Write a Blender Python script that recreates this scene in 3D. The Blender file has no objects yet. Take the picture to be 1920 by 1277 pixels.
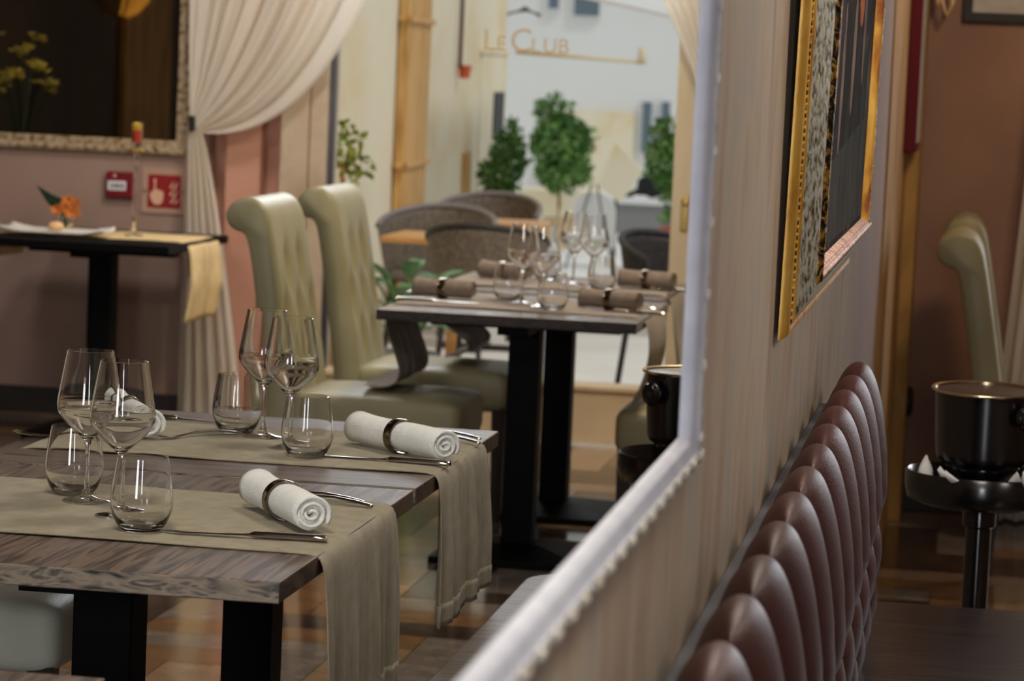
import bpy, bmesh, math, random
from math import sin, cos, pi, radians, sqrt, exp
from mathutils import Vector, Matrix
random.seed(7)
S = bpy.context.scene
COL = S.collection

# ------------------------------------------------------------------ camera, world, lights, exposure
W = 1920.0; F = 5685.0
cam_d = bpy.data.cameras.new('camera'); cam = bpy.data.objects.new('camera', cam_d); COL.objects.link(cam)
right = Vector((0.98650549, 0.15784193, 0.04350692))
down = Vector((0.05709197, -0.08257896, -0.99494785))
fwd = Vector((-0.15345173, 0.98400541, -0.0904761))
R3 = Matrix((right, -down, -fwd)).transposed()
cam.matrix_world = Matrix.Translation((0, 0, 1.46)) @ R3.to_4x4()
cam_d.sensor_width = 36.0; cam_d.lens = F / W * 36.0
cam_d.clip_start = 0.05; cam_d.clip_end = 300
cam_d.dof.use_dof = True; cam_d.dof.focus_distance = 4.75; cam_d.dof.aperture_fstop = 8.5
S.camera = cam
S.view_settings.view_transform = 'Standard'; S.view_settings.look = 'None'
S.view_settings.exposure = 0.0; S.view_settings.gamma = 1.0; S.view_settings.use_curve_mapping = False
S.cycles.use_denoising = True
S.cycles.max_bounces = 14; S.cycles.transmission_bounces = 14; S.cycles.transparent_max_bounces = 16
S.cycles.sample_clamp_indirect = 6.0

world = bpy.data.worlds.new('World'); S.world = world; world.use_nodes = True
bg = world.node_tree.nodes['Background']
bg.inputs[0].default_value = (0.93, 0.97, 1.0, 1); bg.inputs[1].default_value = 0.60

def area(name, loc, target, size, power, color=(1, 1, 1), sy=None, spread=None):
    l = bpy.data.lights.new(name, 'AREA'); l.energy = power; l.color = color
    l.shape = 'RECTANGLE'; l.size = size; l.size_y = sy or size
    if spread: l.spread = radians(spread)
    o = bpy.data.objects.new(name, l); COL.objects.link(o); o.location = loc
    o.rotation_euler = (Vector(target) - Vector(loc)).to_track_quat('-Z', 'Y').to_euler()
    return o
sun_d = bpy.data.lights.new('sun', 'SUN'); sun_d.energy = 1.0; sun_d.angle = radians(8); sun_d.color = (1.0, 0.98, 0.95)
sun = bpy.data.objects.new('sun', sun_d); COL.objects.link(sun); sun.rotation_euler = (radians(38), 0, radians(62))
# daylight coming in through the shop window and the door on the other side
port = area('window_daylight', (-1.85, 11.5, 2.3), (-1.6, 7, 0.4), 1.4, 40, (0.86, 0.93, 1.0), 0.6)
area('window_daylight_aisle', (1.7, 11.4, 1.9), (-0.2, 4, 0.9), 1.6, 60, (0.90, 0.94, 1.0), 1.8)
# ceiling lamps, rear light and added fill lights
area('ceiling_lamp_tables', (-1.0, 3.0, 2.85), (-1.25, 4.8, 0.75), 0.5, 46, (1.0, 0.93, 0.82))
area('ceiling_lamp_dresser', (-2.45, 10.2, 2.85), (-3.1, 11.4, 0.9), 0.5, 34, (1.0, 0.92, 0.86))
area('ceiling_lamp_aisle', (0.02, 4.8, 2.85), (-0.12, 4.4, 1.0), 0.4, 30, (1.0, 0.90, 0.78))
area('ceiling_lamp_far', (0.5, 8.6, 2.85), (0.0, 10.2, 0.8), 0.4, 26, (1.0, 0.76, 0.52))
area('ceiling_lamp_window', (-0.75, 8.9, 2.85), (-2.1, 9.2, 0.7), 0.5, 70, (1.0, 0.86, 0.64))
area('rear_window', (0.25, -1.6, 1.7), (0.0, 6, 1.0), 0.5, 76, (0.92, 0.95, 1.0), 1.6)
area('rear_fill_tables', (-1.7, -1.6, 1.6), (-1.3, 5, 0.8), 0.8, 75, (0.95, 0.97, 1.0), 1.4)  # added stand-in for the rear light, brightens tables behind the frame
area('wall_fill', (0.25, 1.7, 2.7), (-0.25, 2.0, 0.95), 0.3, 4, (1.0, 0.95, 0.86), spread=70)  # added fill for the wallpaper below the frame, no such fitting
area('bench_fill', (-0.5, 5.4, 2.85), (-0.95, 4.8, 0.6), 0.5, 26, (1.0, 0.96, 0.88))  # added fill to brighten the runner ends facing the bench
area('side_fill', (1.4, 4.6, 2.7), (-0.28, 4.0, 1.35), 0.6, 22, (1.0, 0.93, 0.84))  # added fill aimed at the wallpapered wall, unseen source
area('back_wall_fill', (-3.4, 7.6, 2.85), (-3.3, 11.6, 0.5), 0.5, 34, (1.0, 0.95, 0.93))  # added fill lifting the lower part of the mauve wall

# ------------------------------------------------------------------ materials
def lin(c):
    return tuple(((x / 255.0) / 12.92 if x / 255.0 <= 0.04045 else ((x / 255.0 + 0.055) / 1.055) ** 2.4) for x in c)
def mat(name, col, rough=0.6, metal=0.0, spec=0.5, trans=0.0, ior=1.45, coat=0.0, sheen=0.0):
    m = bpy.data.materials.new(name); m.use_nodes = True
    b = m.node_tree.nodes['Principled BSDF']
    c = lin(col)
    b.inputs['Base Color'].default_value = (*c, 1); b.inputs['Roughness'].default_value = rough
    b.inputs['Metallic'].default_value = metal; b.inputs['Specular IOR Level'].default_value = spec
    b.inputs['Transmission Weight'].default_value = trans; b.inputs['IOR'].default_value = ior
    b.inputs['Coat Weight'].default_value = coat; b.inputs['Coat Roughness'].default_value = 0.15
    b.inputs['Sheen Weight'].default_value = sheen
    return m
def vary(m, cols, scale=(1, 1, 1), nscale=5.0, detail=6.0, dist=0.0, bump=0.0, bscale=None, contrast=(0.3, 0.7), rough_var=0.0):
    nt = m.node_tree; n = nt.nodes; L = nt.links; b = n['Principled BSDF']
    tc = n.new('ShaderNodeTexCoord'); mp = n.new('ShaderNodeMapping'); mp.inputs['Scale'].default_value = scale
    L.new(tc.outputs['Object'], mp.inputs[0])
    nz = n.new('ShaderNodeTexNoise'); nz.inputs['Scale'].default_value = nscale; nz.inputs['Detail'].default_value = detail
    nz.inputs['Distortion'].default_value = dist
    L.new(mp.outputs[0], nz.inputs['Vector'])
    cr = n.new('ShaderNodeValToRGB'); e = cr.color_ramp
    while len(e.elements) < len(cols): e.elements.new(0.5)
    for i, c in enumerate(cols):
        e.elements[i].position = contrast[0] + (contrast[1] - contrast[0]) * i / max(1, len(cols) - 1)
        e.elements[i].color = (*lin(c), 1)
    L.new(nz.outputs['Fac'], cr.inputs[0]); L.new(cr.outputs[0], b.inputs['Base Color'])
    if bump:
        bn = n.new('ShaderNodeBump'); bn.inputs['Strength'].default_value = bump; bn.inputs['Distance'].default_value = 0.01
        if bscale:
            n2 = n.new('ShaderNodeTexNoise'); n2.inputs['Scale'].default_value = bscale; n2.inputs['Detail'].default_value = 3
            L.new(mp.outputs[0], n2.inputs['Vector']); L.new(n2.outputs['Fac'], bn.inputs['Height'])
        else: L.new(nz.outputs['Fac'], bn.inputs['Height'])
        L.new(bn.outputs[0], b.inputs['Normal'])
    return m
M = {}
M['wallpaper'] = vary(mat('wallpaper', (150, 125, 100), 0.85, spec=0.2), [(138, 120, 106), (164, 142, 122), (176, 158, 136), (162, 152, 140), (184, 158, 126)], (1, 1.0, 0.42), 7, 12, 0.5, 0.10, 160, (0.24, 0.78))
M['mauve'] = vary(mat('mauve_paint', (150, 122, 118), 0.8), [(146, 121, 110), (157, 132, 119)], (1, 1, 1), 3, 3)
M['mauve_far'] = vary(mat('mauve_far_paint', (140, 108, 88), 0.8), [(128, 98, 84), (150, 116, 94)], (1, 1, 1), 2.5, 4)
M['pink'] = vary(mat('pink_paint', (190, 142, 120), 0.7), [(184, 134, 114), (198, 150, 128)], (1, 1, 1), 3, 3)
M['marble'] = vary(mat('beige_marble', (176, 156, 132), 0.35), [(168, 146, 122), (186, 168, 144), (172, 150, 128)], (1, 1, 1), 5, 8, 0.6)
M['sill'] = vary(mat('sill_stone', (200, 176, 140), 0.5), [(190, 164, 128), (208, 186, 152)], (1, 1, 1), 4, 5)
M['door'] = vary(mat('pale_door_paint', (196, 178, 146), 0.5), [(190, 172, 140), (202, 186, 156)], (4, 4, 0.5), 4, 5)
M['pier'] = vary(mat('limestone_pier', (160, 122, 66), 0.8), [(112, 82, 36), (150, 112, 58), (176, 136, 78), (140, 104, 50)], (1, 1, 0.25), 7, 8, 0.4, 0.5, 20)
M['black'] = mat('black_iron', (5, 5, 6), 0.55, 0.0, 0.12)
M['darkwood'] = vary(mat('dark_leg_wood', (34, 22, 16), 0.4), [(22, 14, 10), (44, 28, 20)], (6, 6, 0.6), 5, 5)
def tablewood(name, sc, k=1.0):
    c = [(30, 25, 22), (82, 69, 60), (114, 97, 84), (58, 50, 46), (128, 107, 90)]
    return vary(mat(name, (90, 74, 62), 0.5, spec=0.35), [tuple(int(v * k) for v in q) for q in c], sc, 4.2, 9, 0.5, 0.12, None, (0.26, 0.72))
M['wood_y'] = tablewood('table_wood_grain_lengthwise', (12, 0.8, 3))
M['wood_window'] = tablewood('window_table_wood', (0.8, 16, 3)); M['wood_window'].node_tree.nodes['Principled BSDF'].inputs['Roughness'].default_value = 0.24; M['wood_window'].node_tree.nodes['Principled BSDF'].inputs['Specular IOR Level'].default_value = 0.6
M['wood_x'] = tablewood('table_wood_grain_crosswise', (0.8, 16, 3))
M['wood_end'] = vary(mat('table_wood_endgrain', (120, 106, 92), 0.55, spec=0.3), [(40, 42, 46), (112, 102, 92), (140, 126, 110), (66, 66, 68), (150, 132, 110)], (4, 5, 16), 3.2, 8, 1.6, 0.15, None, (0.28, 0.72))
M['wood_bench_shaded'] = vary(mat('shaded_bench_wood', (34, 24, 22), 0.32, spec=0.5), [(20, 13, 12), (38, 27, 24), (52, 38, 33)], (0.9, 14, 3), 4.2, 9, 0.5, 0.12)  # bench wood copy with the seat's shade put into its colour
M['wood_dark'] = tablewood('table_wood_dark_edge', (5, 5, 12), 0.5)
M['wood_bench'] = tablewood('bench_wood', (0.9, 14, 3), 0.8); M['wood_bench'].node_tree.nodes['Principled BSDF'].inputs['Roughness'].default_value = 0.5
M['linen'] = vary(mat('linen_khaki', (150, 140, 116), 0.95, sheen=0.2), [(140, 130, 106), (160, 149, 124)], (1, 1, 1), 30, 6, 0, 0.35, 500)
M['linen_brown'] = vary(mat('linen_brown', (104, 92, 78), 0.95, sheen=0.2), [(122, 109, 96), (138, 124, 110)], (1, 1, 1), 30, 6, 0, 0.3, 400)
M['linen_cream'] = vary(mat('linen_cream', (214, 186, 134), 0.9), [(206, 176, 124), (222, 196, 146)], (1, 1, 1), 20, 5)
M['napkin'] = vary(mat('napkin_white', (226, 226, 220), 0.9, sheen=0.2), [(220, 220, 214), (232, 232, 226)], (1, 1, 1), 40, 4, 0, 0.3, 300)
M['napkin_grey'] = vary(mat('napkin_taupe', (122, 108, 98), 0.9), [(112, 98, 88), (130, 116, 104)], (1, 1, 1), 40, 4)
M['chrome'] = mat('polished_steel', (190, 186, 180), 0.12, 1.0)
M['ring'] = mat('dark_steel_band', (120, 104, 84), 0.16, 1.0)
M['glass'] = mat('clear_glass', (255, 255, 255), 0.0, 0, 0.5, 1.0, 1.45)
M['sage'] = vary(mat('sage_leather', (150, 138, 96), 0.40, spec=0.45), [(136, 130, 98), (148, 142, 110)], (1, 1, 1), 6, 4, 0, 0.15, 220)
M['sage_light'] = vary(mat('pale_leather', (186, 188, 166), 0.42), [(208, 211, 192), (218, 221, 204)], (1, 1, 1), 6, 4, 0, 0.15, 220)
M['maroon'] = vary(mat('oxblood_leather', (56, 27, 26), 0.46, spec=0.36), [(55, 27, 25), (68, 36, 32)], (1, 1, 1), 9, 5, 0, 0.12, 260)
M['maroon'].node_tree.nodes['Principled BSDF'].inputs['Specular Tint'].default_value = (1.0, 0.80, 0.70, 1)
M['greyboard'] = mat('grey_board', (86, 84, 88), 0.85)
M['white_frame'] = vary(mat('white_lacquer', (176, 176, 184), 0.5, spec=0.3), [(168, 168, 178), (184, 184, 192)], (1, 1, 1), 20, 3)
M['pearl'] = vary(mat('antique_pearl', (180, 172, 156), 0.4, spec=0.3), [(150, 138, 120), (182, 174, 160), (192, 186, 174)], (1, 1, 1), 60, 3)
M['frame_brown'] = mat('umber_brown', (122, 100, 84), 0.6)  # darker ground colour between the pale beads
M['frame_shadow'] = mat('shadow_umber', (62, 46, 36), 0.7)
M['cream_gold'] = vary(mat('cream_gilt', (190, 168, 134), 0.5), [(100, 72, 28), (156, 136, 106), (174, 154, 126)], (1, 1, 1), 40, 5, 0, 0.5, None, (0.36, 0.6))
M['mirror'] = mat('mirror_silver', (132, 124, 108), 0.02, 1.0)
M['gold'] = vary(mat('gold_leaf', (216, 158, 60), 0.40, 0.25), [(150, 84, 34), (214, 156, 60), (232, 182, 84)], (1, 1, 0.4), 26, 6, 0.3, 0.2, None, (0.3, 0.6))
M['gold_dark'] = vary(mat('ornate_dark_gold', (110, 80, 30), 0.45, 0.5), [(26, 16, 8), (60, 40, 16), (190, 144, 60)], (1, 1, 1), 55, 4, 1.5, 0.6, None, (0.38, 0.62))
M['mottled'] = vary(mat('mottled_silver_gold', (150, 146, 120), 0.5, 0.3), [(70, 60, 42), (156, 146, 112), (206, 208, 202), (214, 204, 160)], (1, 1, 0.5), 150, 8, 0.3, 0.3, None, (0.34, 0.66))
M['gilt_warm_lit'] = vary(mat('warm_lit_gilt', (186, 150, 134), 0.5, 0.1), [(70, 50, 40), (180, 142, 124), (206, 172, 156)], (1, 1, 1), 50, 5, 1.0, 0.5, None, (0.32, 0.56))  # gilt with warm light mixed into its colour, bottom rail only
M['sheer'] = None
M['terracotta'] = vary(mat('terracotta', (206, 90, 60), 0.8), [(190, 80, 52), (216, 102, 72)], (1, 1, 1), 12, 4)
M['white'] = mat('white_render', (220, 220, 220), 0.8)
M['cream_wall'] = vary(mat('cream_limestone', (226, 214, 184), 0.85), [(222, 200, 154), (230, 220, 194), (228, 218, 192)], (1, 0.6, 1), 1.6, 6, 0.2)
M['white_wall'] = vary(mat('white_facade', (240, 238, 234), 0.85), [(222, 222, 218), (228, 228, 226)], (1, 1, 1), 0.7, 4)
M['paving'] = vary(mat('pale_paving', (220, 210, 194), 0.8), [(226, 222, 215), (236, 234, 229)], (1, 1, 1), 2.0, 5)
M['bamboo'] = vary(mat('bamboo_slat', (196, 148, 80), 0.6), [(150, 100, 44), (206, 160, 92), (222, 178, 112)], (9, 9, 0.5), 5, 6)
M['leaf'] = vary(mat('leaf_green', (80, 124, 52), 0.5), [(48, 84, 34), (88, 130, 60), (140, 172, 96)], (1, 1, 1), 9, 3)
M['leaf_blue'] = vary(mat('leaf_glossy', (96, 140, 84), 0.3), [(50, 104, 40), (110, 150, 104), (150, 184, 146)], (1, 1, 1), 9, 3)
M['leaf_yellow'] = vary(mat('leaf_lime', (150, 160, 60), 0.5), [(110, 130, 36), (172, 176, 76)], (1, 1, 1), 9, 3)
M['leaf_dark'] = mat('leaf_dark', (20, 44, 26), 0.4)
M['orange_top'] = vary(mat('orange_teak', (214, 158, 92), 0.4), [(196, 136, 70), (228, 178, 116)], (1.0, 8, 2), 4, 5)
M['rattan'] = vary(mat('grey_rattan', (112, 100, 88), 0.6), [(84, 74, 64), (130, 116, 100)], (1, 1, 1), 60, 2, 0, 0.5)
M['rattan_rim'] = mat('violet_grey_cane', (132, 122, 122), 0.35)
M['rattan_dark'] = vary(mat('dark_rattan', (44, 38, 34), 0.5), [(32, 28, 25), (56, 48, 42)], (1, 1, 1), 60, 2, 0, 0.5)
M['greywall'] = mat('grey_render', (132, 132, 130), 0.85)
M['ironwork'] = mat('wrought_iron', (70, 62, 50), 0.6)
M['pane_dark'] = mat('window_glazing', (96, 112, 122), 0.2)
M['red'] = mat('signal_red', (136, 14, 22), 0.5)
M['red_deep'] = mat('deep_red', (112, 14, 26), 0.4)
M['symbol'] = mat('pale_symbol', (214, 170, 142), 0.6)
M['label'] = mat('label_white', (206, 204, 208), 0.6)
M['ink'] = mat('ink_black', (20, 20, 22), 0.6)
M['acrylic'] = mat('acrylic_board', (176, 144, 126), 0.2)
M['letter'] = mat('bronze_letter', (166, 146, 108), 0.5)
M['maroon_wood'] = mat('maroon_lacquer', (88, 22, 30), 0.6, spec=0.2)
M['paper'] = vary(mat('print_paper', (176, 172, 166), 0.8), [(160, 156, 150), (184, 180, 174)], (1, 1, 1), 14, 3)
M['brass'] = mat('aged_brass', (168, 140, 84), 0.3, 0.9)
M['porcelain'] = mat('white_porcelain', (222, 216, 206), 0.25)
M['bread'] = mat('bread_crust', (218, 176, 128), 0.7)
M['candle_red'] = mat('candle_red', (196, 60, 18), 0.5)
M['candle_yellow'] = mat('candle_yellow', (230, 190, 40), 0.5)
M['petal_orange'] = vary(mat('petal_orange', (206, 118, 44), 0.6), [(176, 84, 30), (220, 140, 60)], (1, 1, 1), 40, 3)
M['petal_yellow'] = vary(mat('petal_yellow', (226, 216, 110), 0.6), [(206, 190, 80), (236, 228, 140)], (1, 1, 1), 40, 3)
M['petal_white'] = mat('petal_white', (226, 222, 218), 0.7)
M['ceil'] = mat('ceiling_paint', (120, 100, 88), 0.9)
M['dim'] = vary(mat('dark_brown_paint', (52, 36, 22), 0.8), [(40, 26, 16), (62, 42, 26)], (1, 1, 1), 2, 3)
M['baseb'] = mat('dark_baseboard', (42, 34, 32), 0.5)
M['steelblack'] = mat('black_polished_metal', (9, 8, 9), 0.14, 0.0, 0.9)
nt_ = M['steelblack'].node_tree; tg_ = nt_.nodes.new('ShaderNodeTangent'); tg_.direction_type = 'RADIAL'; tg_.axis = 'Z'
nt_.links.new(tg_.outputs[0], nt_.nodes['Principled BSDF'].inputs['Tangent'])
nt_.nodes['Principled BSDF'].inputs['Anisotropic'].default_value = 0.85; nt_.nodes['Principled BSDF'].inputs['Anisotropic Rotation'].default_value = 0.25
nt_.nodes['Principled BSDF'].inputs['Roughness'].default_value = 0.25
M['steel_in'] = mat('brushed_inner_metal', (120, 112, 106), 0.25, 1.0)
M['rim_gold'] = mat('rim_pale_gold', (226, 206, 170), 0.2, 1.0)
def sheer(name, col, tl, tp):
    m = bpy.data.materials.new(name); m.use_nodes = True; n = m.node_tree.nodes; L = m.node_tree.links
    n.remove(n['Principled BSDF']); out = n['Material Output']
    d = n.new('ShaderNodeBsdfDiffuse'); d.inputs[0].default_value = (*lin(col), 1)
    t = n.new('ShaderNodeBsdfTranslucent'); t.inputs[0].default_value = (*lin(col), 1)
    a = n.new('ShaderNodeMixShader'); a.inputs[0].default_value = tl
    L.new(d.outputs[0], a.inputs[1]); L.new(t.outputs[0], a.inputs[2])
    p = n.new('ShaderNodeBsdfTransparent'); b = n.new('ShaderNodeMixShader'); b.inputs[0].default_value = tp
    L.new(a.outputs[0], b.inputs[1]); L.new(p.outputs[0], b.inputs[2]); L.new(b.outputs[0], out.inputs[0])
    return m
M['sheer'] = sheer('sheer_voile', (242, 236, 224), 0.5, 0.10)
def pane_mat():
    m = bpy.data.materials.new('window_pane'); m.use_nodes = True; n = m.node_tree.nodes
    n.remove(n['Principled BSDF']); p = n.new('ShaderNodeBsdfTransparent'); p.inputs[0].default_value = (0.985, 0.99, 0.99, 1)
    m.node_tree.links.new(p.outputs[0], n['Material Output'].inputs[0]); return m
M['pane'] = pane_mat()
def canvas_mat():
    m = mat('dark_oil_canvas', (30, 28, 26), 0.9, spec=0.05)
    nt = m.node_tree; n = nt.nodes; L = nt.links; b = n['Principled BSDF']
    tc = n.new('ShaderNodeTexCoord'); mp = n.new('ShaderNodeMapping'); mp.inputs['Scale'].default_value = (1, 1, 1)
    L.new(tc.outputs['Object'], mp.inputs[0])
    nz = n.new('ShaderNodeTexNoise'); nz.inputs['Scale'].default_value = 4.2; nz.inputs['Detail'].default_value = 5; nz.inputs['Distortion'].default_value = 0.6
    L.new(mp.outputs[0], nz.inputs['Vector'])
    cr = n.new('ShaderNodeValToRGB'); e = cr.color_ramp
    for pos, c in ((0.0, (24, 20, 15)), (0.5, (30, 26, 20)), (0.56, (52, 43, 36)), (0.6, (26, 22, 17)), (0.66, (72, 60, 50)), (0.72, (108, 90, 76))):
        el = e.elements.new(pos); el.color = (*lin(c), 1)
    L.new(nz.outputs['Fac'], cr.inputs[0]); L.new(cr.outputs[0], b.inputs['Base Color'])
    return m
M['canvas'] = canvas_mat(); M['canvas'].node_tree.nodes['Principled BSDF'].inputs['Specular IOR Level'].default_value = 0.05; M['canvas'].node_tree.nodes['Principled BSDF'].inputs['Roughness'].default_value = 0.95
M['canvas_grey'] = vary(mat('canvas_grey_paint', (74, 72, 68), 0.9, spec=0.05), [(36, 33, 27), (66, 61, 52)], (1, 1, 1), 9, 5)
M['canvas_orange'] = mat('canvas_orange_paint', (160, 84, 40), 0.9, spec=0.05)
M['canvas_green'] = mat('canvas_green_paint', (36, 44, 24), 0.9, spec=0.05)
M['canvas_flesh'] = vary(mat('canvas_flesh_paint', (120, 96, 86), 0.9, spec=0.05), [(80, 66, 60), (134, 108, 96)], (1, 1, 1), 12, 4)
FLOORM = []
for i, cs in enumerate(([(104, 74, 46), (134, 98, 62)], [(98, 88, 80), (134, 122, 112)], [(44, 34, 28), (72, 56, 44)], [(132, 106, 78), (156, 128, 98)])):
    FLOORM.append(vary(mat('floor_oak_%s' % ('amber', 'greywash', 'walnut', 'honey')[i], cs[0], 0.12, spec=0.6), cs, (3, 3, 1), 5, 7, 0.5))

# ------------------------------------------------------------------ mesh helpers
class MB:
    def __init__(s): s.v = []; s.f = []; s.mi = []
    def add(s, v, f, mi=0):
        o = len(s.v); s.v += [tuple(p) for p in v]; s.f += [tuple(i + o for i in q) for q in f]; s.mi += [mi] * len(f); return s
    def box(s, x0, x1, y0, y1, z0, z1, mi=0):
        v = [(x0, y0, z0), (x1, y0, z0), (x1, y1, z0), (x0, y1, z0), (x0, y0, z1), (x1, y0, z1), (x1, y1, z1), (x0, y1, z1)]
        return s.add(v, [(3, 2, 1, 0), (4, 5, 6, 7), (0, 1, 5, 4), (1, 2, 6, 5), (2, 3, 7, 6), (3, 0, 4, 7)], mi)
    def frustum(s, c0, c1, a, b, mi=0):   # a=(hx,hy) at c0, b at c1
        v = []
        for c, h in ((c0, a), (c1, b)):
            for sx, sy in ((-1, -1), (1, -1), (1, 1), (-1, 1)): v.append((c[0] + sx * h[0], c[1] + sy * h[1], c[2]))
        return s.add(v, [(3, 2, 1, 0), (4, 5, 6, 7), (0, 1, 5, 4), (1, 2, 6, 5), (2, 3, 7, 6), (3, 0, 4, 7)], mi)
    def lathe(s, prof, n=32, c=(0, 0, 0), closed=False, mi=0, axis='z'):
        v = []; f = []; m = len(prof)
        for r, z in prof:
            for k in range(n):
                a = 2 * pi * k / n
                if axis == 'z': v.append((c[0] + r * cos(a), c[1] + r * sin(a), c[2] + z))
                elif axis == 'x': v.append((c[0] + z, c[1] + r * cos(a), c[2] + r * sin(a)))
                else: v.append((c[0] + r * sin(a), c[1] + z, c[2] + r * cos(a)))
        for i in range(m if closed else m - 1):
            j = (i + 1) % m
            for k in range(n):
                k2 = (k + 1) % n; f.append((i * n + k, i * n + k2, j * n + k2, j * n + k))
        if not closed:
            if prof[0][0] > 1e-6: f.append(tuple(range(n))[::-1])
            if prof[-1][0] > 1e-6: f.append(tuple((m - 1) * n + k for k in range(n)))
        return s.add(v, f, mi)
    def tube(s, pts, r, n=8, mi=0, cap=True):
        pts = [Vector(p) for p in pts]; v = []; f = []
        rs = r if isinstance(r, (list, tuple)) else [r] * len(pts)
        up = Vector((0, 0, 1))
        for i, p in enumerate(pts):
            t = (pts[min(i + 1, len(pts) - 1)] - pts[max(i - 1, 0)]).normalized()
            u = t.cross(up)
            if u.length < 1e-3: u = t.cross(Vector((1, 0, 0)))
            u.normalize(); w = t.cross(u)
            for k in range(n):
                a = 2 * pi * k / n; v.append(p + (u * cos(a) + w * sin(a)) * rs[i])
        for i in range(len(pts) - 1):
            for k in range(n):
                k2 = (k + 1) % n; f.append((i * n + k, i * n + k2, (i + 1) * n + k2, (i + 1) * n + k))
        if cap: f += [tuple(range(n))[::-1], tuple((len(pts) - 1) * n + k for k in range(n))]
        return s.add(v, f, mi)
    def grid(s, fn, nu, nv, mi=0, wrap=False):
        v = [fn(i / nu, j / nv) for j in range(nv + 1) for i in range(nu + (0 if wrap else 1))]
        w = nu if wrap else nu + 1; f = []
        for j in range(nv):
            for i in range(nu):
                i2 = (i + 1) % w; f.append((j * w + i, j * w + i2, (j + 1) * w + i2, (j + 1) * w + i))
        return s.add(v, f, mi)
    def ball(s, c, r, n=10, m=7, sc=(1, 1, 1), mi=0):
        v = []; f = []
        for j in range(m + 1):
            t = pi * j / m
            for k in range(n):
                a = 2 * pi * k / n; v.append((c[0] + r * sc[0] * sin(t) * cos(a), c[1] + r * sc[1] * sin(t) * sin(a), c[2] + r * sc[2] * cos(t)))
        for j in range(m):
            for k in range(n):
                k2 = (k + 1) % n; f.append((j * n + k, (j + 1) * n + k, (j + 1) * n + k2, j * n + k2))
        return s.add(v, f, mi)
    def prism(s, poly, axis, a, b, mi=0):   # poly in the two other axes
        n = len(poly); v = []
        for t in (a, b):
            for p, q in poly:
                v.append({'x': (t, p, q), 'y': (p, t, q), 'z': (p, q, t)}[axis])
        f = [tuple(range(n)), tuple(range(2 * n - 1, n - 1, -1))]
        for i in range(n):
            j = (i + 1) % n; f.append((i, i + n, j + n, j))
        return s.add(v, f, mi)
    def build(s, name, mats, parent=None, smooth=True, bevel=0.0, seg=2, solid=0.0, sub=0, angle=35):
        me = bpy.data.meshes.new(name); me.from_pydata(s.v, [], s.f)
        for m in (mats if isinstance(mats, (list, tuple)) else [mats]): me.materials.append(m)
        me.polygons.foreach_set('material_index', s.mi)
        bm = bmesh.new(); bm.from_mesh(me); bmesh.ops.remove_doubles(bm, verts=bm.verts, dist=1e-6)
        bmesh.ops.recalc_face_normals(bm, faces=bm.faces)
        for e in bm.edges:
            if len(e.link_faces) == 2 and e.calc_face_angle(0) > radians(angle): e.smooth = False
        bm.to_mesh(me); bm.free()
        me.polygons.foreach_set('use_smooth', [smooth] * len(me.polygons)); me.update()
        o = bpy.data.objects.new(name, me); COL.objects.link(o)
        if parent: o.parent = parent
        if bevel:
            b = o.modifiers.new('b', 'BEVEL'); b.width = bevel; b.segments = seg; b.limit_method = 'ANGLE'; b.angle_limit = radians(40); b.harden_normals = False
        if solid:
            b = o.modifiers.new('s', 'SOLIDIFY'); b.thickness = solid; b.offset = 0
        if sub:
            b = o.modifiers.new('u', 'SUBSURF'); b.levels = sub; b.render_levels = sub
        return o
def tag(o, label, cat, group=None, kind=None):
    o['label'] = label; o['category'] = cat
    if group: o['group'] = group
    if kind: o['kind'] = kind
    return o
def thing(name, loc, label, cat, group=None, rz=0.0):
    o = bpy.data.objects.new(name, None); COL.objects.link(o); o.location = loc; o.rotation_euler = (0, 0, rz); o.empty_display_size = 0.05
    return tag(o, label, cat, group)
def struct(o, **k): o['kind'] = 'structure'; return o
def dup(root, loc, label, rz=None, group=None):
    r = root.copy(); COL.objects.link(r); r.location = loc
    if rz is not None: r.rotation_euler = (0, 0, rz)
    r['label'] = label
    if group: r['group'] = group
    for ch in list(root.children):
        c = ch.copy(); COL.objects.link(c); c.parent = r
        for g in ch.children:
            d = g.copy(); COL.objects.link(d); d.parent = c
    return r
def swapmat(root, old, new):
    for ch in [root] + list(root.children_recursive):
        if ch.type == 'MESH':
            ch.data = ch.data.copy()
            for i, m in enumerate(ch.data.materials):
                if m == old: ch.data.materials[i] = new

XW = -0.285      # face of the wall the big frame hangs on
YB = 11.6        # shop front
# ------------------------------------------------------------------ room shell
# floor: herringbone planks
fb = MB(); pw = 0.178; pl = pw * 4
Lx0, Lx1, Ly0, Ly1 = -5.2, 2.8, -2.2, 11.75
def plank(x0, x1, y0, y1):
    g = 0.0012
    x0, x1, y0, y1 = max(x0 + g, Lx0), min(x1 - g, Lx1), max(y0 + g, Ly0), min(y1 - g, Ly1)
    if x1 <= x0 or y1 <= y0: return
    fb.add([(x0, y0, 0), (x1, y0, 0), (x1, y1, 0), (x0, y1, 0)], [(0, 1, 2, 3)], random.choice((0, 1, 1, 2, 2, 3, 3)))
for m_ in range(-14, 15):
    for i_ in range(-40, 90):
        ox = m_ * 2 * pl + i_ * pw - 1.0; oy = i_ * pw - 3.0
        plank(ox, ox + pl, oy, oy + pw)
        plank(ox, ox + pw, oy + pw, oy + pw + pl)
fb.box(Lx0, Lx1, Ly0, Ly1, -0.06, -0.002, 2)
struct(fb.build('floor', FLOORM, smooth=False))
struct(MB().box(Lx0, Lx1, Ly0, Ly1, 2.9, 2.98).build('ceiling', M['ceil'], smooth=False))
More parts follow.
